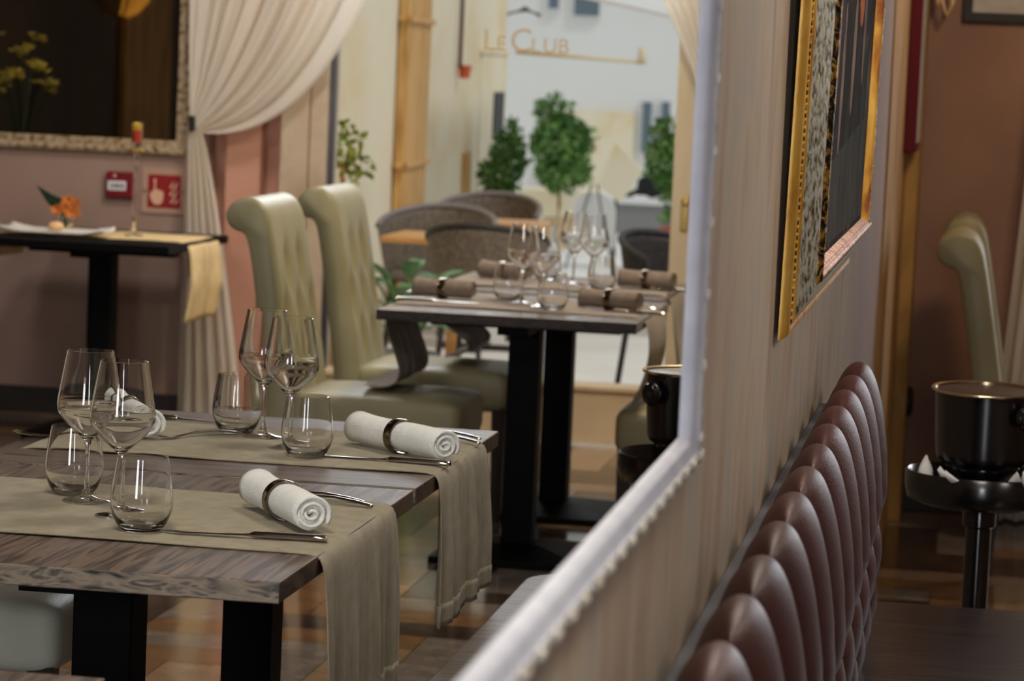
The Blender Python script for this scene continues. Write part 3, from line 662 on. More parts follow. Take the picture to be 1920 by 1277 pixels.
dup(ng, (-1.565, 9.80, cz0 + 0.003), 'taupe rolled napkin behind the tumblers, left on the farthest table', -0.5)
dup(ng, (-1.09, 9.755, cz0 + 0.003), 'taupe rolled napkin at the right of the table closest to the window', -0.2)

# ------------------------------------------------------------------ high-back chairs
def make_chair(loc, rz, label, leather=None):
    lm = leather or M['sage']
    t = thing('dining_chair', loc, label, 'chair', 'high roll-back dining chairs', rz)
    # closed side outline, front up then the roll, then down the rear
    front = [(-0.215, 0.36), (-0.222, 0.46), (-0.238, 0.58), (-0.262, 0.72), (-0.288, 0.86), (-0.306, 0.95)]
    roll = [(-0.318, 0.995), (-0.338, 1.027), (-0.37, 1.044), (-0.405, 1.040), (-0.434, 1.020), (-0.446, 0.990), (-0.436, 0.962), (-0.414, 0.946), (-0.390, 0.938)]
    rear = [(-0.374, 0.90), (-0.356, 0.80), (-0.334, 0.66), (-0.312, 0.52), (-0.300, 0.36)]
    out = front + roll + rear
    fine = []
    n = len(out)
    for i in range(n):
        p0, p1, p2, p3 = out[i - 1], out[i], out[(i + 1) % n], out[(i + 2) % n]
        sub = 6 if i < len(front) - 1 else 3
        for k in range(sub):
            u = k / sub
            if i == n - 1: fine.append((p1[0] + (p2[0] - p1[0]) * u, p1[1] + (p2[1] - p1[1]) * u, False)); continue
            if i == 0: p0 = p1
            if i == n - 2: p3 = p2
            fine.append(tuple(0.5 * (2 * p1[k_] + (-p0[k_] + p2[k_]) * u + (2 * p0[k_] - 5 * p1[k_] + 4 * p2[k_] - p3[k_]) * u * u + (-p0[k_] + 3 * p1[k_] - 3 * p2[k_] + p3[k_]) * u ** 3) for k_ in (0, 1)) + (i < len(front) - 1,))
    cx = sum(p[0] for p in fine) / len(fine)
    NY = 40; hw = 0.225; mb = MB(); v = []; f = []
    def tuft(y, z):
        d_ = 0
        for (by, bz) in ((-0.07, 0.84), (0.09, 0.84), (0.01, 0.70), (-0.15, 0.70), (0.17, 0.70), (-0.07, 0.56), (0.09, 0.56)):
            rr = ((y - by) / 0.030) ** 2 + ((z - bz) / 0.060) ** 2
            d_ += 0.027 * exp(-rr)
        return d_
    for j in range(NY + 1):
        y = -hw + 2 * hw * j / NY
        e = min(hw - abs(y), 0.016) / 0.016; ins = 0.012 * (1 - sqrt(max(0, 1 - (1 - e) ** 2)))
        for (x, z, fr_) in fine:
            x2 = x; z2 = z
            # inset toward the middle of the slab near the side edges
            mid = cx if z < 0.93 else -0.378
            mz = z if z < 0.93 else 0.992
            if z < 0.93: mid = (-0.222 - 0.148 * (z - 0.36) / 0.57 * 0.62) - 0.036
            dx, dz = x - mid, z - mz; l = sqrt(dx * dx + dz * dz) or 1
            x2 -= dx / l * ins; z2 -= dz / l * ins
            if fr_: x2 -= tuft(y, z)
            v.append((x2, y, z2))
    m = len(fine)
    for j in range(NY):
        for i in range(m):
            i2 = (i + 1) % m; f.append((j * m + i, j * m + i2, (j + 1) * m + i2, (j + 1) * m + i))
    f += [tuple(range(m))[::-1], tuple(NY * m + i for i in range(m))]
    mb.add(v, f); mb.build('backrest', lm, t, angle=60)
    # seat cushion
    def sf(u, v_):
        a = u * 2 * pi; tt = v_ * pi
        ex = 0.15
        sg = lambda q_, p_: math.copysign(abs(q_) ** p_, q_)
        r = sg(sin(tt), 0.20)
        x = 0.255 * sg(cos(a), ex) * r; y = 0.225 * sg(sin(a), ex) * r; z = sg(cos(tt), 0.38)
        zt_ = 0.067 * z + (0.012 * (1 - (x / 0.255) ** 2) * (1 - (y / 0.225) ** 2) if z > 0 else 0)
        return (0.015 + x, y, 0.418 + zt_)
    MB().grid(sf, 64, 24, wrap=True).build('seat', lm, t, angle=75)
    for sx, sy in ((1, -1), (1, 1), (-1, -1), (-1, 1)):
        x0 = 0.235 if sx > 0 else -0.235; x1 = x0 + (0.0 if sx > 0 else -0.04)
        MB().frustum((x1, sy * 0.19, 0.0), (x0, sy * 0.19, 0.37), (0.016, 0.016), (0.023, 0.023)).build('leg', M['darkwood'], t, smooth=False, bevel=0.002)
    return t
ch = make_chair((-1.745, 8.775, 0), 0, 'sage leather high-back chair, left of the two by the window tables')
dup(ch, (-1.745, 9.68, 0), 'sage leather high-back chair closer to the window, right of the two', 0)
c3 = dup(ch, (-0.77, 8.86, 0), 'sage leather chair seen by its seat, right of the nearer window table', pi)
dup(ch, (-0.77, 9.78, 0), 'sage leather chair mostly hidden behind the black ice bucket', pi)
c5 = make_chair((-1.84, 5.28, 0), 0, 'pale leather chair pushed under the second table at lower left', M['sage_light'])
# two chairs standing in the aisle on the right
dup(ch, (0.30, 8.83, 0), 'sage leather chair on the right before the mauve wall, nearer one', 0)
dup(ch, (0.305, 9.9, 0), 'sage leather chair just behind its twin before the mauve wall', 0)

# ------------------------------------------------------------------ ice buckets on stands
def make_bucket(loc, label):
    t = thing('ice_bucket', loc, label, 'ice bucket', 'black ice buckets')
    o_ = [(0.0, 0.0), (0.042, 0.0), (0.046, 0.006), (0.046, 0.014), (0.040, 0.018), (0.044, 0.022), (0.062, 0.036), (0.072, 0.05), (0.076, 0.054), (0.075, 0.058), (0.084, 0.064), (0.092, 0.070), (0.095, 0.076), (0.0965, 0.085), (0.0985, 0.11), (0.1015, 0.17), (0.104, 0.212)]
    MB().lathe(o_, 64).build('body', M['steelblack'], t, angle=60)
    MB().lathe([(0.1030, 0.212), (0.1005, 0.17), (0.097, 0.115), (0.092, 0.092), (0.0, 0.086)], 64).build('liner', M['steel_in'], t, angle=60)
    MB().lathe([(0.1035, 0.210), (0.1105, 0.211), (0.1125, 0.214), (0.1105, 0.2165), (0.1035, 0.215)], 64, closed=True).build('rim', M['rim_gold'], t)
    for sx in (-1, 1):
        k = MB().lathe([(0.0, 0.0), (0.010, 0.0), (0.012, 0.006), (0.022, 0.012), (0.025, 0.02), (0.020, 0.03), (0.008, 0.036), (0.0, 0.037)], 20, (0.099, 0, 0.172), axis='x')
        if sx < 0: k.v = [(-x_, y_, z_) for x_, y_, z_ in k.v]
        for a in range(8):
            k.ball((sx * 0.123, 0.019 * cos(a * pi / 4), 0.172 + 0.019 * sin(a * pi / 4)), 0.006, 6, 5)
        k.build('handle_knob', M['steelblack'], t)
    return t
def make_stand(loc, label):
    t = thing('bucket_stand', loc, label, 'stand', 'ice bucket stands')
    MB().lathe([(0.0, 0.60), (0.06, 0.60), (0.12, 0.603), (0.150, 0.615), (0.156, 0.64), (0.156, 0.668), (0.151, 0.672), (0.147, 0.668), (0.147, 0.640), (0.13, 0.628), (0.0, 0.624)], 64).build('tray', M['steelblack'], t, angle=60)
    MB().lathe([(0.030, 0.60), (0.034, 0.59), (0.034, 0.56), (0.026, 0.555), (0.026, 0.03), (0.05, 0.02)], 32).build('pole', M['steelblack'], t, angle=50)
    MB().lathe([(0.0, 0.0), (0.15, 0.0), (0.15, 0.012), (0.12, 0.02), (0.04, 0.03), (0.0, 0.03)], 48).build('base', M['steelblack'], t, angle=50)
    return t
bk = make_bucket((0.012, 6.25, 0.628), 'black polished ice bucket with a pale gold rim on a stand, far right')
bk.rotation_euler = (Matrix.Rotation(radians(2.5), 3, 'X') @ Matrix.Rotation(radians(-47), 3, 'Z')).to_euler()
st = make_stand((0.012, 6.25, 0), 'tall black stand holding the ice bucket at far right')
dup(bk, (-0.585, 6.25, 0.628), 'black ice bucket partly cut off by the white mirror frame', radians(47))
dup(st, (-0.585, 6.25, 0), 'black stand under the ice bucket beside the white mirror frame')
# petals laid in the tray
def petal(loc, rz, tilt, label, s=1.0):
    def fn(u, v):
        w_ = 0.017 * sin(pi * (0.12 + 0.88 * v) ** 0.9) * s
        x = (u - 0.5) * 2 * w_
        return (x, (0.0 + 0.01 * (2 * abs(u - 0.5)) ** 2) + 0.008 * v * v, 0.062 * s * v)
    o = MB().grid(fn, 8, 8).build('paper_petal', M['petal_white'], solid=0.0012, angle=80)
    o.location = loc; o.rotation_euler = (tilt, 0, rz)
    return tag(o, label, 'paper petal', 'white petals in the stand tray')
petal((-0.098, 6.20, 0.640), 0.5, 0.1, 'white paper petal standing at the left rim of the tray', 1.0)
petal((-0.030, 6.120, 0.650), -1.0, 1.1, 'white paper petal lying over the front rim, left of the bucket foot', 0.8)
petal((-0.052, 6.17, 0.640), -0.9, 0.8, 'shaded paper petal leaning on the bucket foot', 0.85)
petal((0.075, 6.14, 0.640), 0.3, 0.7, 'shaded paper petal right of the bucket foot', 0.85)
petal((0.10, 6.125, 0.650), -0.6, 0.5, 'white paper petal at the right picture edge by the tray', 0.7)

# ------------------------------------------------------------------ dark mirror, wall devices
mm = thing('gilt_mirror', (-3.9, YB, 1.05), 'dark wall mirror in an ornate cream and gilt frame, upper left', 'mirror')
mx0, mx1, mz0, mz1 = -0.95, 0.727, 0.052, 1.35    # glass area, local
def frame_xz(prof, x0, x1, z0, z1):
    mb = MB(); v = []; f = []
    for d_, p in prof:
        for x, z in ((x0 - d_, z0 - d_), (x1 + d_, z0 - d_), (x1 + d_, z1 + d_), (x0 - d_, z1 + d_)): v.append((x, -p, z))
    for i in range(len(prof) - 1):
        for k in range(4):
            k2 = (k + 1) % 4; f.append((i * 4 + k, i * 4 + k2, (i + 1) * 4 + k2, (i + 1) * 4 + k))
    return mb.add(v, f)
frame_xz([(-0.003, 0.004), (-0.003, 0.016), (0.006, 0.022), (0.018, 0.020), (0.024, 0.026), (0.040, 0.034), (0.050, 0.030), (0.053, 0.012), (0.053, 0.0)], mx0, mx1, mz0, mz1).build('frame', M['cream_gold'], mm, angle=50)
ob = MB(); x = mx0
rnd = random.Random(4)
while x < mx1 + 0.05:
    ob.ball((x, -0.032, mz0 - 0.036), 0.011, 7, 5, (1.3, 0.6, 0.8)); ob.ball((x + 0.018, -0.030, mz0 - 0.040), 0.007, 6, 5); ob.ball((x + 0.02, -0.020, mz0 - 0.012), 0.006, 6, 5, (1.6, 0.7, 0.7)); x += 0.040
z = mz0
while z < mz1:
    ob.ball((mx1 + 0.036, -0.032, z), 0.011, 7, 5, (0.8, 0.6, 1.3)); ob.ball((mx1 + 0.040, -0.030, z + 0.018), 0.007, 6, 5); ob.ball((mx1 + 0.012, -0.020, z + 0.02), 0.006, 6, 5, (0.7, 0.7, 1.6)); z += 0.040
ob.build('carved_ornament', M['cream_gold'], mm)
MB().box(mx0 - 0.005, mx1 + 0.005, -0.008, -0.002, mz0 - 0.005, mz1 + 0.005).build('mirror_glass', M['mirror'], mm, smooth=False)

fp = thing('call_point', (-3.395, YB, 0.921), 'dark red fire alarm call point box with a white label, on the mauve wall', 'alarm call point')
MB().box(-0.06, 0.06, -0.03, 0.0, -0.052, 0.052).build('housing', M['red_deep'], fp, bevel=0.008, seg=3)
MB().box(-0.050, 0.026, -0.034, -0.030, -0.022, 0.016).build('label_plate', M['label'], fp, bevel=0.002)
MB().ball((-0.027, -0.0345, -0.003), 0.0065, 8, 6, (1, 0.3, 1)).box(-0.016, -0.002, -0.0352, -0.034, -0.009, 0.003).ball((0.010, -0.0345, -0.003), 0.0065, 8, 6, (1, 0.3, 1)).build('printed_marks', M['ink'], fp)
MB().ball((-0.022, -0.031, 0.036), 0.007, 10, 6, (1, 0.4, 1)).build('indicator', M['symbol'], fp)
fs = thing('fire_sign', (-3.218, YB, 0.905), 'square red fire sign with a pointing hand and flames on a clear board', 'sign')
MB().box(-0.095, 0.095, -0.008, -0.004, -0.09, 0.09).build('backing_board', M['acrylic'], fs, bevel=0.003)
MB().box(-0.068, 0.066, -0.011, -0.008, -0.066, 0.064).build('red_plate', M['red'], fs, bevel=0.004)
hand = [(-0.058, -0.005), (-0.052, -0.012), (-0.050, 0.000), (-0.042, 0.004), (-0.042, 0.036), (-0.046, 0.040), (-0.044, 0.047), (-0.036, 0.047), (-0.033, 0.040), (-0.036, 0.036), (-0.035, 0.006), (-0.022, 0.003), (-0.010, 0.000), (-0.004, -0.006), (-0.004, -0.030), (-0.010, -0.048), (-0.018, -0.054), (-0.040, -0.054), (-0.050, -0.042), (-0.058, -0.024)]
MB().prism(hand, 'y', -0.0118, -0.011).build('hand_symbol', M['symbol'], fs, smooth=False)
fl = MB()
for cx_, cz_, l_ in ((0.030, 0.026, 0.030), (0.046, 0.022, 0.034), (0.030, -0.004, 0.03), (0.044, -0.012, 0.034), (0.034, -0.034, 0.026), (0.050, -0.038, 0.022)):
    fl.prism([(cx_ - 0.010, cz_ - l_ * 0.35), (cx_ - 0.002, cz_ - l_ * 0.5), (cx_ + 0.004, cz_), (cx_ + 0.010, cz_ + l_ * 0.5), (cx_ - 0.001, cz_ + l_ * 0.15)], 'y', -0.0118, -0.011)
fl.build('flame_symbol', M['symbol'], fs, smooth=False)
for sx in (-0.081, 0.079):
    MB().lathe([(0.0, -0.014), (0.006, -0.013), (0.007, -0.008)], 12, (sx, 0, -0.002), axis='y').build('fixing_screw', M['chrome'], fs)

# things on the side table ------------------------------------------------
sz = 0.7565
cd = thing('candle_holder', (-3.185, 11.06, sz), 'tall slender glass candle holder with a red and yellow candle on the side table', 'candle holder')
MB().lathe([(0.0, 0.0), (0.035, 0.0), (0.036, 0.003), (0.012, 0.008), (0.007, 0.014), (0.010, 0.022), (0.0065, 0.03), (0.0075, 0.12), (0.0065, 0.20), (0.008, 0.30), (0.012, 0.312), (0.022, 0.325), (0.014, 0.335), (0.0, 0.335)], 24).build('stem', M['glass'], cd, angle=60)
MB().lathe([(0.0, 0.335), (0.014, 0.336), (0.021, 0.35), (0.023, 0.38), (0.022, 0.43), (0.0205, 0.43), (0.0215, 0.38), (0.0195, 0.352), (0.0, 0.345)], 24).build('glass_cup', M['glass'], cd, angle=60)
MB().lathe([(0.0, 0.347), (0.0185, 0.353), (0.0195, 0.372), (0.0195, 0.398), (0.0, 0.398)], 20).build('red_wax', M['candle_red'], cd)
MB().lathe([(0.0, 0.398), (0.018, 0.398), (0.018, 0.418), (0.010, 0.425), (0.0, 0.426)], 20).build('yellow_wax', M['candle_yellow'], cd)
ob = MB()
for a in range(10):
    ob.ball((0.024 * cos(a * 0.628), 0.024 * sin(a * 0.628), 0.318 + 0.004 * (a % 2)), 0.008, 6, 5)
ob.build('leaf_collar', M['brass'], cd)
vs = thing('flower_vase', (-3.475, 11.12, sz), 'small round glass vase with orange lilies and one dark leaf on the side table', 'vase')
MB().lathe([(0.0, 0.0), (0.02, 0.0), (0.034, 0.012), (0.042, 0.035), (0.036, 0.062), (0.026, 0.074), (0.0245, 0.073), (0.034, 0.060), (0.040, 0.035), (0.032, 0.014), (0.0, 0.004)], 28).build('bowl', M['glass'], vs, angle=60)
def leafmesh(mb, base, tip, width, n=8, curl=0.0, nrm=Vector((0, -1, 0))):
    base, tip = Vector(base), Vector(tip); d_ = tip - base; s_ = d_.cross(nrm).normalized()
    def fn(u, v):
        w_ = width * sin(pi * min(1, 0.06 + 0.94 * v) ** 0.8) * (1 - v * 0.15)
        return base + d_ * v + s_ * (u - 0.5) * w_ + nrm * (curl * sin(pi * v) + abs(u - 0.5) * width * 0.25)
    mb.grid(fn, 4, n)
lb = MB(); v = [(-0.005, 0, 0.07), (-0.115, -0.01, 0.165), (0.03, 0.0, 0.10)]
lb.prism([(-0.115, 0.170), (-0.05, 0.136), (0.022, 0.112), (0.02, 0.085), (-0.03, 0.060), (-0.075, 0.112)], 'y', -0.006, 0.0)
lb.build('leaf', M['leaf_dark'], vs, bevel=0.002)
fbm = MB()
for (x, z, sc_) in ((0.025, 0.118, 1.1), (0.045, 0.108, 1.0), (-0.018, 0.082, 1.0), (0.040, 0.074, 1.2), (0.01, 0.10, 0.8)):
    for a in range(6):
        an = a * pi / 3 + x * 20
        leafmesh(fbm, (x, -0.02, z), (x + 0.036 * sc_ * cos(an), -0.035, z + 0.022 * sc_ * sin(an)), 0.018 * sc_, 5, 0.006)
fbm.build('orange_blossom', M['petal_orange'], vs, solid=0.001, angle=80)
sb = MB()
for k in range(4): sb.tube([(0.006 * k - 0.01, 0, 0.012), (0.008 * k - 0.01, -0.005, 0.09)], 0.003, 6)
sb.build('stem', M['leaf'], vs)
dh = MB()
def dishf(u, v):
    x = (u - 0.5) * 0.40; y = (v - 0.5) * 0.17
    e = abs(u - 0.5) * 2; return (x, y, 0.004 + 0.022 * max(0, e - 0.55) ** 1.4 * 2.2 + 0.012 * (abs(v - 0.5) * 2) ** 4 - 0.004 * (v < 0.02))
dh.grid(dishf, 30, 12)
o = dh.build('serving_dish', M['porcelain'], solid=0.008, angle=60); o.location = (-3.42, 10.85, sz + 0.004); tag(o, 'long white dish with upturned ends on the side table front', 'dish')
o = MB().ball((0, 0, 0.018), 0.030, 16, 10, (1.0, 0.8, 0.6)).build('bread_roll', M['bread']); o.location = (-3.44, 10.90, sz + 0.012); tag(o, 'small peach coloured bread roll in the white dish', 'bread roll')
# yellow flowers, seen only in the dark mirror
yv = thing('tall_vase', (-4.33, 10.0, 0.0), 'yellow freesias in a tall dark vase, reflected in the gilt mirror', 'vase')
MB().lathe([(0.0, 0.0), (0.09, 0.0), (0.10, 0.2), (0.07, 0.6), (0.055, 0.9), (0.06, 1.02), (0.05, 1.02), (0.045, 0.9), (0.0, 0.85)], 28).build('vessel', M['steelblack'], yv, angle=60)
yf = MB(); ys = MB(); rnd = random.Random(9)
for k in range(16):
    a = rnd.random() * 2 * pi; r_ = 0.04 + 0.16 * rnd.random(); zt_ = 1.22 + 0.28 * rnd.random()
    tip = Vector((r_ * cos(a), r_ * sin(a), zt_)); ys.tube([(0, 0, 0.95), tip * 0.5 + Vector((0, 0, 0.5)), tip], 0.003, 5)
    for q_ in range(7):
        c = tip + Vector((rnd.uniform(-0.03, 0.03), rnd.uniform(-0.03, 0.03), rnd.uniform(-0.02, 0.02)))
        for b_ in range(4):
            an = b_ * pi / 2 + rnd.random(); leafmesh(yf, c, c + Vector((0.022 * cos(an), 0.022 * sin(an), 0.016)), 0.016, 3, 0.0, Vector((0, 0, 1)))
yf.build('yellow_blossom', M['petal_yellow'], yv, solid=0.001, angle=80); ys.build('stem', M['leaf_dark'], yv)
area('vase_fill', (-4.0, 10.8, 2.8), (-4.33, 10.0, 1.35), 0.15, 5.0, (1.0, 0.86, 0.6), spread=60)  # added fill so the flowers show in the dark mirror

M['amber'] = mat('amber_glass_lit', (230, 160, 50), 0.3); M['amber'].node_tree.nodes['Principled BSDF'].inputs['Emission Color'].default_value = (1.0, 0.5, 0.08, 1); M['amber'].node_tree.nodes['Principled BSDF'].inputs['Emission Strength'].default_value = 0.9
wl = thing('wall_lamp', (-5.1, 6.0, 1.62), 'amber strand wall lamp glowing in the gilt mirror, top left', 'wall lamp')
am = MB()
for k in range(9):
    a = pi * (k - 4) / 9; y_ = 0.12 * sin(a); x_ = 0.06 + 0.12 * cos(a)
    am.tube([(x_ * 0.5, y_ * 0.6, 0.42), (x_, y_, 0.25), (x_ * 1.05, y_ * 1.05, 0.12), (x_ * 0.7, y_ * 0.7, 0.02 + 0.03 * abs(sin(2.7 * k)))], 0.010, 7)
am.build('strand', M['amber'], wl)
MB().box(0.0, 0.03, -0.06, 0.06, 0.2, 0.5).tube([(0.03, 0, 0.42), (0.12, 0, 0.44)], 0.015, 8).build('wall_bracket', M['brass'], wl)
# ------------------------------------------------------------------ curtains
ct = thing('sheer_curtain', (-3.09, 11.52, 0), 'white sheer curtain tied back left of the shop window', 'curtain')
def bez(p0, p1, p2, t): return [(1 - t) ** 2 * p0[k] + 2 * t * (1 - t) * p1[k] + t * t * p2[k] for k in (0, 1)]
def upper(u, v):
    p0 = (-3.17 + 1.00 * u, 2.75); p2 = (-3.105 + 0.03 * u, 1.20 - 0.055 * u)
    p1 = (-3.145 + 0.725 * u ** 1.3, 1.95 - 0.88 * u ** 1.2)
    x, z = bez(p0, p1, p2, v)
    amp = 0.035 * (1 - v) ** 0.6 + 0.006
    ph = 2 * pi * 9 * u
    y = amp * sin(ph) + 0.35 * amp * sin(2.3 * ph + 1.2)
    return (x + 3.09 + 0.4 * amp * cos(ph), y, z)
MB().grid(upper, 150, 60).build('upper_drape', M['sheer'], ct, angle=85)
def lower(u, v):
    z = 1.165 * (1 - v) + 0.01; s_ = v ** 0.75
    xl_ = -3.115 + 0.0 * v; xr_ = -3.07 + 0.24 * s_ - 0.02 * v
    x = xl_ + (xr_ - xl_) * u
    amp = 0.006 + 0.03 * v ** 0.6; ph = 2 * pi * 5 * u
    return (x + 3.09, amp * sin(ph) + 0.4 * amp * sin(1.7 * ph), z)
MB().grid(lower, 90, 50).build('lower_drape', M['sheer'], ct, angle=85)
tb = MB().lathe([(0.024, -0.028), (0.030, -0.030), (0.030, 0.030), (0.024, 0.028)], 20, (-0.002, 0.0, 1.178), closed=True); tb.v = [(x * 0.42 - 0.004, y * 1.0, z) for x, y, z in tb.v]
tb.build('tie_band', M['ink'], ct)
ct2 = thing('sheer_curtain', (-1.1, 11.45, 0), 'white sheer curtain edge at the top right of the shop window', 'curtain')
def up2(u, v):
    p0 = (-1.95 + 1.0 * u, 2.75); p1 = (-1.28 + 0.26 * u, 1.86); p2 = (-1.02 + 0.05 * u, 1.18)
    x, z = bez(p0, p1, p2, v); amp = 0.035 * (1 - v) ** 0.6 + 0.006; ph = 2 * pi * 8 * u
    return (x + 1.1 + 0.4 * amp * cos(ph), amp * sin(ph), z)
MB().grid(up2, 140, 50).build('upper_drape', M['sheer'], ct2, angle=85)
MB().grid(lambda u, v: (0.06 + 0.22 * u * v ** 0.7, 0.03 * v * sin(2 * pi * 5 * u), 1.17 * (1 - v) + 0.01), 60, 30).build('lower_drape', M['sheer'], ct2, angle=85)
ct3 = thing('sheer_curtain', (0.35, 10.25, 0), 'pale sheer curtain at the far right edge behind the aisle chairs', 'curtain')
MB().grid(lambda u, v: (-0.245 - 0.07 * v + 0.42 * u + 0.10 * (1 - v) * 1.0, 0.03 * sin(2 * pi * 7 * u) + 0.01 * sin(2 * pi * 17 * u + 3 * v), 2.75 * (1 - v) + 0.01), 120, 40).build('drape', M['sheer'], ct3, angle=85)

# ------------------------------------------------------------------ right far wall things
pf = thing('framed_print', (0.11, 10.4, 1.67), 'black framed print high on the mauve wall, top right corner', 'picture')
frame_xz([(0.0, 0.004), (0.0, 0.016), (0.030, 0.022), (0.034, 0.0)], -0.21, 0.21, 0.034, 0.55).build('frame', M['ink'], pf, angle=30)
MB().box(-0.212, 0.212, -0.008, -0.003, 0.032, 0.552).build('print_sheet', M['paper'], pf, smooth=False)
rf = thing('narrow_frame', (-0.285, 9.85, 1.24), 'maroon picture frame edge hanging on the stone pier', 'picture frame')
MB().box(0.0, 0.040, -0.22, 0.22, 0.0, 0.6).build('frame', M['maroon_wood'], rf, bevel=0.004)
MB().box(0.040, 0.042, -0.19, 0.19, 0.03, 0.57).build('print_sheet', M['paper'], rf, smooth=False)
sc_ = thing('wall_sconce', (-0.185, 10.39, 1.7), 'cream curled wall sconce arm hanging at the top beside the stone pier', 'sconce')
MB().tube([(-0.025 + 0.0, -0.02, 0.20), (-0.024, -0.05, 0.10), (-0.018, -0.06, 0.04), (0.0, -0.065, -0.015), (0.018, -0.06, 0.03), (0.022, -0.05, 0.10), (0.014, -0.03, 0.16)], 0.007, 10).build('arm', M['linen_cream'], sc_)
MB().tube([(-0.03, -0.03, 0.18), (-0.036, -0.055, 0.06), (-0.03, -0.06, 0.012), (-0.024, -0.055, 0.05)], 0.006, 8).build('inner_curl', M['linen_cream'], sc_)
MB().lathe([(0.0, -0.03), (0.03, -0.025), (0.035, 0.0)], 20, (0, 0, 0.2), axis='y').build('back_plate', M['brass'], sc_)
o = MB().lathe([(0.0, 0.022), (0.040, 0.020), (0.050, 0.010), (0.050, 0.0), (0.0, 0.0)], 28, axis='x').build('round_wall_plug', M['ink']); o.location = (-0.243, 10.25, 0.39); tag(o, 'black round disc on the side of the stone pier, right of the bench back', 'wall fitting')

# ------------------------------------------------------------------ lettering on the window
def text_mesh(s_, size, x, z, y):
    cu = bpy.data.curves.new('t', 'FONT'); cu.body = s_; cu.size = size; cu.extrude = 0.0008
    o = bpy.data.objects.new('t', cu); COL.objects.link(o); bpy.context.view_layer.update()
    dg = bpy.context.evaluated_depsgraph_get(); me = bpy.data.meshes.new_from_object(o.evaluated_get(dg))
    vs_ = [(v.co.x + x, y - v.co.z, v.co.y + z) for v in me.vertices]; fs_ = [tuple(p.vertices) for p in me.polygons]
    bpy.data.objects.remove(o); bpy.data.curves.remove(cu)
    return vs_, fs_
lt = MB()
for s_, size, x in (('L', 0.118, -1.985), ('E', 0.084, -1.932), ('C', 0.128, -1.878), ('L', 0.082, -1.795), ('U', 0.082, -1.748), ('B', 0.082, -1.690)):
    v, f = text_mesh(s_, size, x, 1.512, YB + 0.056); lt.add(v, f)
o = lt.build('window_lettering', M['letter'], smooth=False)
cen = Vector((-1.83, YB + 0.056, 1.512))
for v in o.data.vertices: v.co -= cen
o.location = cen
tag(o, 'bronze capital lettering across the shop window glass', 'lettering')

# ------------------------------------------------------------------ the street outside
struct(MB().box(-14, 6, YB + 0.15, 45, -0.06, 0.0).build('street_paving', M['paving'], smooth=False))
lf = MB()
A = Vector((-2.92, 13.0)); Bv = Vector((-3.41, 21.0)); dn = (Bv - A).normalized(); nn = Vector((-dn.y, dn.x))
def P2(s_, off): p = A + dn * s_ + nn * off; return (p.x, p.y)
def wallbox(mb, s0, s1, o0, o1, z0, z1): mb.prism([P2(s0, o0), P2(s1, o0), P2(s1, o1), P2(s0, o1)], 'z', z0, z1)
lfw = MB(); wallbox(lfw, -0.9, 8.02, 0.0, 0.5, 0, 7)
house = thing('stone_house', (-3.4, 18, 0), 'cream stone house front along the left side of the street', 'building')
o = lfw.build('wall', M['cream_wall'], house, smooth=False)
def relocal(o, par):
    for v in o.data.vertices: v.co -= par.location
relocal(o, house)
lfw = MB(); wallbox(lfw, 6.43, 8.03, -0.015, 0.02, 0, 1.52); wallbox(lfw, 6.35, 8.05, -0.025, 0.02, 1.52, 1.56); o = lfw.build('pilaster', M['cream_wall'], house, smooth=False, bevel=0.01); relocal(o, house)
lfw = MB(); wallbox(lfw, 7.2, 7.85, -0.025, 0.02, 0.98, 1.27); o = lfw.build('wall_slot', M['ink'], house, smooth=False); relocal(o, house)
lfw = MB(); wallbox(lfw, 5.6, 5.95, -0.02, 0.02, 0.5, 0.9); o = lfw.build('niche_post', M['bamboo'], house, smooth=False); relocal(o, house)
bs = thing('bamboo_shutter', (-3.1, 15.6, 0), 'tall tan slatted shutter on the cream house front', 'shutter')
sm = MB()
for k in range(7): wallbox(sm, 2.40 + k * 0.135, 2.515 + k * 0.135, -0.06, -0.005, 0.0, 2.6)
for z_ in (0.90, 1.655): wallbox(sm, 2.36, 3.36, -0.08, -0.005, z_, z_ + 0.03)
o = sm.build('slats', M['bamboo'], bs, smooth=False, bevel=0.006); relocal(o, bs)
rp = thing('red_wall_pot', (-3.183, 18.1, 1.365), 'small red pot fixed under a pipe on the cream wall', 'pot')
MB().lathe([(0.0, 0.0), (0.03, 0.0), (0.042, 0.08), (0.036, 0.08), (0.028, 0.01), (0.0, 0.01)], 18).build('pot', M['terracotta'], rp)
dp = thing('drain_pipe', (-3.20, 18.02, 1.43), 'thin dark red pipe running up the cream wall', 'pipe')
MB().tube([(0, 0, 0), (0, 0, 2.0)], 0.012, 8).build('pipe', M['maroon_wood'], dp)
# far white house
wf = thing('white_house', (-5.5, 36, 0), 'bright white house at the end of the street', 'building')
MB().box(-6, 8, 0, 0.4, 0, 9).build('wall', M['white_wall'], wf, smooth=False)
for (x, z0, z1, w_) in ((1.40, 0.46, 1.12, 0.15), (1.62, 0.55, 1.13, 0.14), (0.22, 2.12, 2.7, 0.16), (0.62, 2.05, 2.7, 0.34)):
    wn = MB().box(x - w_ / 2, x + w_ / 2, -0.06, 0.02, z0, z1).build('window', M['white'], wf, smooth=False)
    MB().box(x - w_ / 2 + 0.02, x + w_ / 2 - 0.02, -0.07, -0.055, z0 + 0.03, z1 - 0.03).build('pane', M['pane_dark'], wn, smooth=False)
cw = MB().box(0.2, 1.25, -0.12, 0.0, 0.0, 0.95).build('lower_storey', M['cream_wall'], wf, smooth=False)
